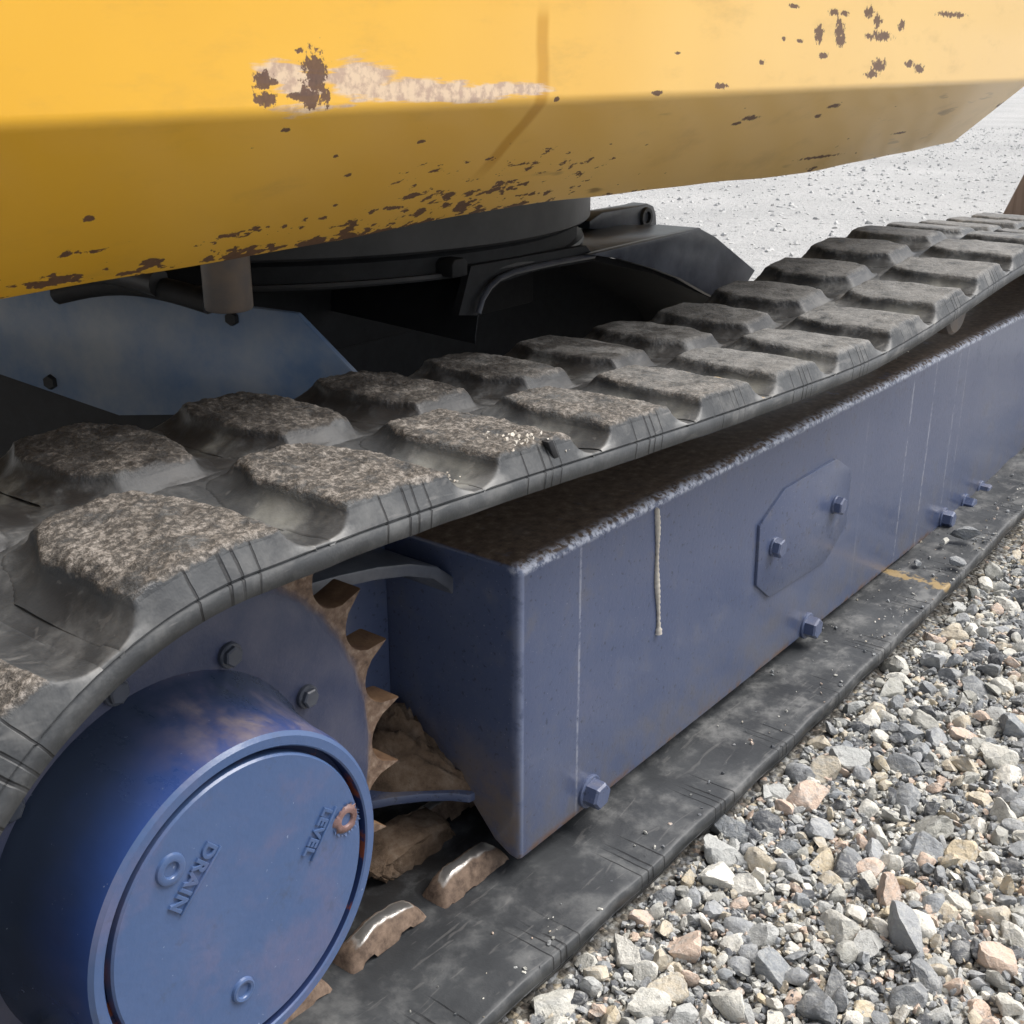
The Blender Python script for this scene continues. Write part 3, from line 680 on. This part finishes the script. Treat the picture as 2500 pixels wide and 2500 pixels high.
# paint flakes standing up round the rusty plug
bm = bmesh.new()
for i in range(26):
    a = 2*math.pi*i/26+random.uniform(-.1, .1); r = 0.0098+random.uniform(-.0006, .0014); w = random.uniform(.0006, .0016)
    c = Vector((-0.2560+r*math.cos(a), -0.0597, 0.2962+r*math.sin(a))); t = Vector((-math.sin(a), 0, math.cos(a))); n_ = Vector((math.cos(a), 0, math.sin(a)))
    q = [bm.verts.new(c-t*w), bm.verts.new(c+t*w), bm.verts.new(c+n_*w*1.2+Vector((0, -0.0012, 0))), bm.verts.new(c-n_*w*0.8+Vector((0, 0.0004, 0)))]
    for f in ((0, 1, 2), (1, 0, 3), (0, 2, 3), (2, 1, 3)): bm.faces.new([q[k] for k in f])
from_bm('paint_flakes', bm, MAT['cover'], FD)

def lettering(body, x, z, ang, size):
    cu = bpy.data.curves.new('raised_lettering', 'FONT'); cu.body = body; cu.size = size; cu.extrude = 0.0011; cu.bevel_depth = 0.00035; cu.bevel_resolution = 1
    cu.align_x = 'CENTER'; cu.align_y = 'CENTER'; cu.offset = 0.00025; cu.space_character = 1.12
    t = bpy.data.objects.new('tmp', cu); col.objects.link(t); bpy.context.view_layer.update()
    me = bpy.data.meshes.new_from_object(t.evaluated_get(bpy.context.evaluated_depsgraph_get()))
    col.objects.unlink(t); bpy.data.objects.remove(t)
    # text plane (x right, y up, normal +z) -> (X right, Z up, normal -Y), then turn in the plane
    ca, sa = math.cos(ang), math.sin(ang)
    for v in me.vertices:
        a, b, c = v.co
        v.co = (x+a*ca-b*sa, -0.0596-c, z+a*sa+b*ca)
    o = link('raised_lettering', me, MAT['cover'], FD, 30); o['label'] = 'raised letters reading '+body
    return o
def text_frame(x, z, ang, L, W):
    """raised border line above the letters and a low pad below them"""
    ca, sa = math.cos(ang), math.sin(ang)
    def P(a, b, y): return (x+a*ca-b*sa, y, z+a*sa+b*ca)
    bm = prism([P(-L/2, W/2, -0.0590), P(L/2, W/2, -0.0590), P(L/2, W/2+0.0014, -0.0590), P(-L/2, W/2+0.0014, -0.0590)], (0, -1, 0), 0.0022, 0.0004)
    from_bm('raised_border', bm, MAT['cover'], FD, 30)
aD = math.atan2(0.3072-0.3345, -0.3855-(-0.3565))
lettering('DRAIN', -0.3720, 0.3222, aD, 0.0125); text_frame(-0.3715, 0.3218, aD, 0.042, 0.0115)
aL = math.atan2(0.2897-0.3148, -0.2950-(-0.2740))
lettering('LEVEL', -0.2805, 0.3005, aL, 0.0110); text_frame(-0.2800, 0.3002, aL, 0.036, 0.0105)

# ---- sprocket
def sprocket():
    nt = 25; tip, root = 0.2185, 0.187; prof = []
    for k in range(nt):
        a0 = math.radians(4.2)+2*math.pi*k/nt
        m = 10
        for i in range(m):
            t = i/m; a = a0+2*math.pi*t/nt
            w = abs(2*t-1)                       # 1 at tip, 0 in the valley
            r = root+(tip-root)*(1-math.sqrt(max(0, 1-w**2.1)))
            prof.append((a, min(r, tip-0.0012)))
    y0, y1 = 0.024, 0.052
    bm = bmesh.new()
    def ring(y, dr=0.0): return [bm.verts.new((SPC[0]+(r+dr)*math.cos(a), y, SPC[1]+(r+dr)*math.sin(a))) for a, r in prof]
    def circ(r, y): return [bm.verts.new((SPC[0]+r*math.cos(a), y, SPC[1]+r*math.sin(a))) for a, _ in prof]
    R = [circ(0.10, 0.014), circ(0.168, 0.014), circ(0.178, 0.020), circ(0.1825, 0.024), ring(y0, -0.001), ring(y0+0.0015), ring(y1-0.0015), ring(y1, -0.001), circ(0.10, y1)]
    for A, B in zip(R, R[1:]):
        for i in range(len(A)):
            j = (i+1) % len(A); bm.faces.new((A[i], A[j], B[j], B[i]))
    return from_bm('sprocket', bm, MAT['sprocket'], EX, 32)
SP = sprocket(); SP['label'] = 'toothed drive sprocket with rusty teeth and blue flange'
for k in range(10):
    a = math.radians(29+k*36)
    hex_bolt(SPC[0]+0.133*math.cos(a), 0.0142, SPC[1]+0.133*math.sin(a), 0.012, 0.007, 0.0085, 20*k, SP, 'flange_bolt', 'leg')
# travel motor casing behind the sprocket
from_bm('motor_casing', lathe_y([(0, 0.05), (0.165, 0.05), (0.165, 0.15), (0.13, 0.19), (0, 0.19)], SPC[0], SPC[1], 48), MAT['black'], EX, 30)

# ---- rubber track
PITCHT = 0.131
Y0, Y1 = -0.083, 0.187
def track_path():
    """closed path of the belt's inner face in (x,z), evenly resampled, and its outward normal"""
    R = 0.206; P = []
    for a in np.linspace(270, 90, 60): P.append((SPC[0]+R*math.cos(math.radians(a)), SPC[1]+R*math.sin(math.radians(a))))
    tx = [-0.335, -0.26, -0.2, -0.1, 0.04, 0.17, 0.3, 0.44, 0.53, 0.65, 0.75, 0.85, 0.95, 1.05, 1.15, 1.3, 1.6]
    tz = [0.484, 0.483, 0.4805, 0.4745, 0.465, 0.457, 0.4505, 0.4445, 0.445, 0.4525, 0.462, 0.4715, 0.480, 0.483, 0.478, 0.465, 0.450]
    fx = np.linspace(-0.33, 1.6, 130)[1:]
    # smooth cubic through the support points
    fz = np.interp(fx, tx, tz); k = np.array([1, 4, 6, 4, 1])/16
    for _ in range(6): fz = np.convolve(np.pad(fz, 2, mode='edge'), k, 'valid')
    P += list(zip(fx, fz))
    for a in np.linspace(90, -90, 40)[1:]: P.append((1.6+0.165*math.cos(math.radians(a)), 0.285+0.165*math.sin(math.radians(a))))
    bx = np.linspace(1.6, -0.335, 150)[1:]
    bz = np.interp(bx, [-0.335, -0.1, 0.0, 0.3, 0.5, 0.7, 0.9, 1.1, 1.3, 1.6], [0.072, 0.0675, 0.0665, 0.0655, 0.069, 0.0735, 0.081, 0.092, 0.105, 0.12])
    bz = bz + 0.0022*np.sin(2*math.pi*bx/PITCHT)
    for _ in range(3): bz = np.convolve(np.pad(bz, 2, mode='edge'), k, 'valid')
    P += list(zip(bx, bz))
    P = np.array(P); d = np.hypot(*np.diff(np.vstack([P, P[:1]]), axis=0).T); s = np.r_[0, np.cumsum(d)]
    return P, s
TP, TS = track_path(); TL = TS[-1]
NP_ = int(round(TL/PITCHT)); PT = TL/NP_
_px = np.r_[TP[:, 0], TP[0, 0]]; _pz = np.r_[TP[:, 1], TP[0, 1]]
def pos(s):
    s = np.mod(s, TL); e = 0.004
    x = np.interp(s, TS, _px); z = np.interp(s, TS, _pz)
    a = np.mod(s-e, TL); b = np.mod(s+e, TL)
    tx = np.interp(b, TS, _px)-np.interp(a, TS, _px); tz = np.interp(b, TS, _pz)-np.interp(a, TS, _pz)
    l = np.hypot(tx, tz); return x, z, -tz/l, tx/l
def s_of_x_top(x):                                # arc length at which the top run passes x
    i0 = 60; i1 = 60+129; return float(np.interp(x, TP[i0:i1, 0], TS[i0:i1]))
S0 = s_of_x_top(-0.215)                            # centre of one outer lug
HT = 0.0318; FL = 0.0150
def heights(s, y):
    """outer surface height above the inner face, plus masks"""
    ua = (s-S0)/PT; ua = (ua-np.round(ua))*PT
    ub = (s-S0)/PT-0.5; ub = (ub-np.round(ub))*PT
    jx = 0.004*(vnoise(s*38, y*38, 1)-0.5)
    bevel_o = 0.0150+(y-Y0)*1.9
    bevel_i = 0.0150+(Y1-y)*1.9
    aA = 0.0420-0.011*sst(0.0, 0.036, y); aB = 0.0420-0.011*sst(0.10, 0.064, y)-0.012*sst(0.145, 0.18, y)
    def lug(u, a, asy):
        w = 0.0225
        d = np.abs(u+jx+0.004*(vnoise(s*14, y*14, 12)-0.5))-a
        t = np.clip(1-d/w, 0, 1); l = 0.80*(1-np.sqrt(np.maximum(0, 1-t*t)))+0.20*t
        return np.where(d <= 0, 1.0-0.13*np.exp(np.minimum(d, 0)/0.0035), 0.87*l)
    endA = sst(0.050, 0.032, y+jx); endB = sst(0.052, 0.070, y+jx)
    lA = lug(ua, aA, 1)*endA; lB = lug(ub, aB, 1)*endB
    l = np.maximum(lA, lB)
    bowlA = (1-lug(ua, aA, 1))*sst(-0.078, -0.055, y)*sst(0.03, -0.02, y)
    bowlB = (1-lug(ub, aB, 1))*sst(0.18, 0.16, y)*sst(0.07, 0.12, y)
    floor = FL + 0.0035*np.exp(-((y-0.05)/0.013)**2) - 0.0025*np.maximum(bowlA, bowlB) + 0.0016*(vnoise(s*60, y*60, 3)-0.5)
    gamp = 1.0-0.7*sst(-0.05, 0.35, pos(s)[0])
    top_n = gamp*(0.0016*(vnoise(s*230, y*230, 4)-0.5)+0.0014*(vnoise(s*520, y*520, 5)-0.5)+0.0022*(vnoise(s*70, y*70, 6)-0.5))*sst(0.8, 1.0, l)
    h = floor+(HT-FL)*l+top_n
    bev = np.minimum(bevel_o, bevel_i)
    # smooth minimum with the edge bevel
    k = 0.0025; hh = np.clip(0.5+0.5*(bev-h)/k, 0, 1); hm = bev*(1-hh)+h*hh-k*hh*(1-hh)
    carc = np.minimum(floor, bev+0.0*h)
    hc = np.clip(0.5+0.5*(bev-floor)/k, 0, 1); carc = bev*(1-hc)+floor*hc-k*hc*(1-hc)
    top = sst(0.55, 1.0, l)*sst(-0.002, 0.003, bev-h+0.003)
    bowl = np.maximum(bowlA, bowlB)
    rim = np.exp(-((bev-floor-0.002)/0.0022)**2)*(1-l)
    return hm, carc, top, bowl, rim
def tilt(x, z, y):
    """the free belt edges droop a little towards the front on the top run"""
    k = 0.0
    return k*(y-(-0.08))*np.ones_like(x)
def emit(name, S, Yv, H, faces, parent, extra):
    x, z, nx, nz = pos(S); X = x+nx*H; Z = z+nz*H+tilt(x, z, Yv)
    V = np.c_[X, Yv, Z]
    me = bpy.data.meshes.new(name); me.vertices.add(len(V)); me.vertices.foreach_set('co', V.astype(np.float32).ravel())
    F_ = np.asarray(faces, dtype=np.int32); me.loops.add(F_.size); me.loops.foreach_set('vertex_index', F_.ravel())
    me.polygons.add(len(F_)); me.polygons.foreach_set('loop_start', np.arange(0, F_.size, 4, dtype=np.int32)); me.polygons.foreach_set('loop_total', np.full(len(F_), 4, dtype=np.int32))
    me.update(calc_edges=True)
    for k, v in extra.items():
        a = me.attributes.new(k, 'FLOAT', 'POINT'); a.data.foreach_set('value', np.asarray(v, dtype=np.float32))
    uv = me.uv_layers.new(name='UVMap'); U = np.c_[(S-S0)/PT+0.5, Yv-Y0][F_.ravel()]
    uv.data.foreach_set('uv', U.astype(np.float32).ravel())
    me.polygons.foreach_set('use_smooth', np.ones(len(F_), dtype=bool))
    return link(name, me, MAT['rubber'], parent)
def belt():
    ns = 1150; S = np.linspace(0, TL, ns, endpoint=False)
    yo = np.concatenate([np.linspace(Y0, Y0+0.03, 12), np.linspace(Y0+0.036, Y1-0.03, 30), np.linspace(Y1-0.025, Y1, 8)])
    sec_y = []; sec_kind = []
    # outer surface across, then far edge down, inner face back, near lip up
    cols = []
    for y in yo: cols.append((y, 'o'))
    cols += [(Y1-0.0005, 0.0140), (Y1+0.0005, 0.0135), (Y1+0.0005, 0.002), (Y1-0.001, 0.0)]
    for y in np.linspace(Y1-0.01, Y0+0.006, 24): cols.append((y, 0.0))
    cols += [(Y0+0.002, 0.0), (Y0+0.0005, 0.0010), (Y0-0.0004, 0.0125), (Y0+0.0018, 0.0132), (Y0+0.0018, 0.0140)]
    n = len(cols); Yv = np.zeros((ns, n)); H = np.zeros((ns, n)); ex = {k: np.zeros((ns, n)) for k in ('top', 'bowl', 'rim')}
    for j, (y, q) in enumerate(cols):
        Yv[:, j] = y
        if q == 'o':
            hm, ca, top, bowl, rim = heights(S, np.full(ns, y)); H[:, j] = ca; ex['bowl'][:, j] = bowl; ex['rim'][:, j] = rim
        else:
            H[:, j] = q
            if q == 0.0: H[:, j] = 0.0012*(vnoise(S*40, np.full(ns, y*40), 8)-0.5)
    i = np.arange(ns)[:, None]; j = np.arange(n)[None, :]; i2 = (i+1) % ns; j2 = (j+1) % n
    F_ = np.stack([i*n+j, i2*n+j, i2*n+j2, i*n+j2], -1).reshape(-1, 4)
    Sg = np.repeat(S[:, None], n, 1)
    o = emit('rubber_track', Sg.ravel(), Yv.ravel(), H.ravel(), F_, EX, {k: v.ravel() for k, v in ex.items()})
    return o
TR = belt(); TR['label'] = 'grey dusty rubber track belt with staggered tread lugs'
def lugs():
    for k in range(NP_):
        for row in (0, 1):
            sc = S0+(k+0.5*row)*PT
            x, z, _, _ = pos(np.array([sc])); x = float(x[0]); z = float(z[0])
            near = (z > 0.25 and x < 0.30); mid = z > 0.25
            ds = 0.0016 if near else (0.0026 if mid else 0.007)
            a = 0.062; ss = np.arange(-a, a+ds/2, ds)
            ya, yb = (Y0, 0.052) if row == 0 else (0.050, Y1)
            yy = np.linspace(ya, yb, int((yb-ya)/ds)+1)
            Sg, Yg = np.meshgrid(sc+ss, yy, indexing='ij')
            hm, ca, top, bowl, rim = heights(Sg, Yg)
            up = hm > ca+0.0003
            H = np.where(up, hm, ca-0.0015)
            ni, nj = Sg.shape; i = np.arange(ni-1)[:, None]; j = np.arange(nj-1)[None, :]
            F_ = np.stack([i*nj+j, (i+1)*nj+j, (i+1)*nj+j+1, i*nj+j+1], -1).reshape(-1, 4)
            keep = up.ravel()[F_].any(1); F_ = F_[keep]
            if not len(F_): continue
            used = np.unique(F_); remap = -np.ones(ni*nj, dtype=np.int64); remap[used] = np.arange(len(used)); F_ = remap[F_]
            emit('tread_lug', Sg.ravel()[used], Yg.ravel()[used], H.ravel()[used], F_, TR, {'top': top.ravel()[used], 'bowl': bowl.ravel()[used], 'rim': rim.ravel()[used]})
lugs()

# torn corner of one lug with pale crumbs round it
from_bm('rubber_tear', prism([onY(u, v, -0.0808) for u, v in [(1338, 1080), (1350, 1074), (1366, 1116), (1354, 1121)]], (0, 1, 0), 0.006, 0.0006), MAT['black'], TR, 30)
bm = bmesh.new()
for k in range(46):
    if k < 30: u, v = 1262+random.gauss(0, 38), 1068+random.gauss(0, 12)
    else: u, v = random.choice([(1105, 1172), (1385, 1104), (2200, 868)]); u += random.gauss(0, 9); v += random.gauss(0, 12)
    p = onY(u, v, -0.076 - 0.004*random.random()); r = random.uniform(0.0008, 0.0024)
    vs = [bm.verts.new(p+Vector((random.uniform(-1, 1), random.uniform(-.6, .6), random.uniform(-.7, .7)))*r) for _ in range(8)]
    bmesh.ops.convex_hull(bm, input=vs)
o = from_bm('pale_crumbs', bm, MAT['drip'], TR); o['kind'] = 'stuff'
# steel guide horns standing on the inside of the lower run
def horn(xc, yc=0.042, L=0.092, W=0.031, Hh=0.0235, seed=0):
    bm = bmesh.new(); nx, ny = 26, 12; g = []
    for i in range(nx+1):
        r = []
        for j in range(ny+1):
            u = -1+2*i/nx; v = -1+2*j/ny
            z = (max(0, 1-abs(u)**4.0))**0.8*(max(0, 1-abs(v+0.12*hash01(i//4, 1, seed))**2.8))**0.7
            r.append(bm.verts.new((xc+u*L/2, yc+v*W/2, 0.0645+Hh*z*(0.94+0.05*hash01(i, j, seed)+0.10*hash01(i//5, j//4, seed+3)))))
        g.append(r)
    for i in range(nx):
        for j in range(ny): bm.faces.new((g[i][j], g[i+1][j], g[i+1][j+1], g[i][j+1]))
    return from_bm('guide_horn', bm, MAT['horn'], TR, 180)
for k, xc in enumerate([-0.242, -0.133, -0.028, 0.082]): horn(xc, 0.043-0.004*(k == 2), seed=k)
for k, xc in enumerate([-0.19, -0.08, 0.03]): horn(xc, 0.118, seed=k+7)
# caked mud behind the horns
def mud_cake():
    o_pts = [onY(u, v, 0.085) for u, v in [(912, 2148), (960, 2085), (1030, 2040), (1100, 2010), (1120, 2050), (1095, 2120), (1075, 2170), (1040, 2215), (1010, 2180), (985, 2150), (950, 2160)]]
    bm = prism(o_pts, (0.15, 1, 0.1), 0.035, 0.006, 3)
    bmesh.ops.triangulate(bm, faces=bm.faces); bmesh.ops.subdivide_edges(bm, edges=bm.edges, cuts=2, use_grid_fill=True)
    for v in bm.verts:
        i, j = int(v.co.x*500), int(v.co.z*500); v.co.y += 0.006*(hash01(i, j, 4)-0.5); v.co.x += 0.003*(hash01(i, j, 6)-0.5); v.co.z += 0.003*(hash01(j, i, 7)-0.5)
    return from_bm('mud_cake', bm, MAT['mud'], TR, 60)
mud_cake()
# carrier roller under the top run
from_bm('carrier_roller', lathe_y([(0, 0.0), (0.034, 0.0), (0.038, 0.004), (0.038, 0.09), (0, 0.09)], 0.985, 0.424, 36), MAT['post'], EX, 35)

# ------------------------------------------------------------------ stones
def ico(sub):
    bm = bmesh.new(); bmesh.ops.create_icosphere(bm, subdivisions=sub, radius=1.0)
    V = np.array([v.co[:] for v in bm.verts]); F_ = np.array([[v.index for v in f.verts] for f in bm.faces]); bm.free(); return V, F_
def stone_proto(sub, r):
    V, F_ = ico(sub); V = V.copy()
    for _ in range(int(r.integers(7, 12))):
        n = r.normal(size=3); n /= np.linalg.norm(n); d = r.uniform(0.45, 0.84); t = V@n; m = t > d; V[m] -= np.outer(t[m]-d, n)
    V += r.normal(size=V.shape)*{1: 0.06, 2: 0.045, 3: 0.022}[sub]
    V *= np.array([1.0, r.uniform(0.62, 0.95), r.uniform(0.45, 0.75)])
    return V/np.abs(V).max(), F_
def rotm(r, tilt=0.5):
    a = r.uniform(0, 2*math.pi); e = Matrix.Rotation(a, 3, 'Z') @ Matrix.Rotation(r.normal()*tilt, 3, 'X') @ Matrix.Rotation(r.normal()*tilt, 3, 'Y'); return e
def in_view(x, y, z=0.03, m=120):
    q = Vector((x, y, z))-CAM; d = q.dot(Fv)
    if d < 0.05: return False
    u = 1250+2930*q.dot(Rv)/d; v = 1250-2930*q.dot(Uv)/d
    return -m < u < 2500+m and -m < v < 2500+m
GR = 0.004; gx0, gy0 = -0.5, -1.0
occ = np.zeros((int(3.2/GR), int(1.0/GR)), dtype=bool)
def try_place(x, y, r):
    i, j = int((x-gx0)/GR), int((y-gy0)/GR); k = max(1, int(r*0.62/GR))
    if i-k < 0 or j-k < 0 or i+k >= occ.shape[0] or j+k >= occ.shape[1]: return False
    sub = occ[i-k:i+k+1, j-k:j+k+1]
    if sub.any(): return False
    ii, jj = np.ogrid[-k:k+1, -k:k+1]; sub |= (ii*ii+jj*jj <= k*k+1); return True
def edge_y(x, r): return -0.0835-r*0.22
sr = np.random.default_rng(5)
protos = []
for k in range(18):
    V, F_ = stone_proto(3, sr); me = bpy.data.meshes.new('stone'); me.from_pydata([tuple(v) for v in V], [], [tuple(f) for f in F_]); me.update()
    me.materials.append(MAT['stone'])
    for p in me.polygons: p.use_smooth = True
    me.set_sharp_from_angle(angle=math.radians(26)); protos.append(me)
cnt = 0; tries = 0
while cnt < 296 and tries < 60000:
    tries += 1
    x = sr.uniform(-0.3, 1.75); y = sr.uniform(-0.72, -0.09); r = sr.uniform(0.011, 0.0225)*(1.0 if tries < 20000 else 0.8)
    if sr.random() < 0.10: r = min(0.034, r*1.4)
    elif sr.random() < 0.25: r *= 0.75
    if y > edge_y(x, r) or not in_view(x, y, m=60): continue
    if not try_place(x, y, r): continue
    o = bpy.data.objects.new('stone', protos[int(sr.integers(len(protos)))]); col.objects.link(o); o.parent = GROUND
    o.scale = (r, r*sr.uniform(0.85, 1.0), r*sr.uniform(0.85, 1.05)); o.rotation_euler = rotm(sr, 0.45).to_euler(); o.location = (x, y, 0.030+r*sr.uniform(0.15, 0.42)); cnt += 1

def scatter(name, label, mat, n, xr, yr, rr, zfun, test, group_pl=True, sub=1, power=1.0, parent=None):
    pro = [stone_proto(sub, sr) for _ in range(14)]
    Vs = []; Fs = []; T = []; base = 0; made = 0; t = 0
    while made < n and t < n*12:
        t += 1
        x = sr.uniform(*xr); y = sr.uniform(*yr); r = rr[0]+(rr[1]-rr[0])*sr.random()**power
        if not test(x, y, r): continue
        if group_pl and not try_place(x, y, r): continue
        V, F_ = pro[int(sr.integers(len(pro)))]; R_ = np.array(rotm(sr, 0.7))
        Vs.append((V*r)@R_.T+np.array([x, y, zfun(x, y, r)])); Fs.append(F_+base); base += len(V); T.append(np.full(len(V), sr.random())); made += 1
    V = np.concatenate(Vs); F_ = np.concatenate(Fs).astype(np.int32); T = np.concatenate(T)
    me = bpy.data.meshes.new(name); me.vertices.add(len(V)); me.vertices.foreach_set('co', V.astype(np.float32).ravel())
    me.loops.add(F_.size); me.loops.foreach_set('vertex_index', F_.ravel()); me.polygons.add(len(F_))
    me.polygons.foreach_set('loop_start', np.arange(0, F_.size, 3, dtype=np.int32)); me.polygons.foreach_set('loop_total', np.full(len(F_), 3, dtype=np.int32)); me.update(calc_edges=True)
    a = me.attributes.new('tone', 'FLOAT', 'POINT'); a.data.foreach_set('value', T.astype(np.float32))
    me.polygons.foreach_set('use_smooth', np.ones(len(F_), dtype=bool)); me.set_sharp_from_angle(angle=math.radians(32))
    o = link(name, me, mat); o['kind'] = 'stuff'; o['label'] = label; o['category'] = 'gravel'
    return o
near = lambda x, y, r: y < edge_y(x, r) and in_view(x, y)
g1 = scatter('gravel', 'loose grey and tan crushed gravel beside the lower track', MAT['gravel'], 6800, (-0.35, 2.3), (-0.9, -0.09), (0.0050, 0.0125), lambda x, y, r: 0.031+r*sr.uniform(0.2, 1.0), near, True, 2, 1.5)
g2 = scatter('fine_gravel', 'fine grit between the larger gravel stones beside the lower track', MAT['gravel'], 13000, (-0.35, 2.3), (-0.9, -0.085), (0.0025, 0.0055), lambda x, y, r: 0.031+sr.uniform(-0.2, 0.9)*0.006, near, False, 1, 1.3)
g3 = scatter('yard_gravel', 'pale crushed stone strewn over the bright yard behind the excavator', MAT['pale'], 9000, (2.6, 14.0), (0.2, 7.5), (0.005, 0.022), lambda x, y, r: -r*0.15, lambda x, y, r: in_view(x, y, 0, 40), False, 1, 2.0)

# small grit spilled over the outer part of the lower track
def low_z(x): return float(np.interp(x, [-0.1, 0.0, 0.3, 0.5, 0.7, 0.9, 1.1, 1.3], [0.0675, 0.0665, 0.0655, 0.069, 0.0735, 0.081, 0.092, 0.105]))
g4 = scatter('track_grit', 'fine pale grit spilled on the outer edge of the lower track', MAT['gravel'], 420, (-0.25, 1.3), (-0.082, 0.0), (0.0008, 0.0030), lambda x, y, r: low_z(x)+r*0.3,
             lambda x, y, r: sr.random() < 0.25+0.75*(y < -0.05) and sr.random() < 0.3+0.7*(x > 0.6), False, 1, 2.5)
# stones that lie on the lower track
def lone(label, u, v, z, r, k, sc=(1, 0.8, 0.8)):
    p = onZ(u, v, z); o = bpy.data.objects.new('loose_stone', protos[k]); col.objects.link(o)
    o.location = (p.x, p.y, z+r*0.25); o.scale = (r*sc[0], r*sc[1], r*sc[2]); o.rotation_euler = (0.2, 0.1, 0.6*k)
    o['label'] = label; o['category'] = 'stone'; o['group'] = 'stones lying on the lower track'
lone('large dark grey stone resting on lower track below the far three bolts', 2352, 1312, 0.095, 0.024, 3)
lone('tan pebble beside the dark grey stone on the lower track', 2305, 1328, 0.092, 0.011, 5)
lone('brown stone lying mid width on lower track nearer than the dark one', 2335, 1375, 0.088, 0.014, 8)
lone('flat pale stone lying on lower track close to the frame edge', 2240, 1378, 0.084, 0.010, 11)

# leaning timber behind the machine at the right
tp = onZ(2438, 545, 0.0)
fw = Vector((tp.x-CAM.x, tp.y-CAM.y, 0)).normalized(); rt = Vector((fw.y, -fw.x, 0))
b0 = tp; up = (Vector((0, 0, 1))+rt*0.36).normalized()
bm = bmesh.new()
Q = [b0, b0+rt*0.34, b0+rt*0.34+up*1.3, b0+up*1.3]
bm = prism(Q, fw, 0.07, 0.006)
tb = from_bm('timber_board', bm, MAT['wood'], None, 30); tb['label'] = 'weathered brown timber board leaning at the right edge behind the track'; tb['category'] = 'timber'
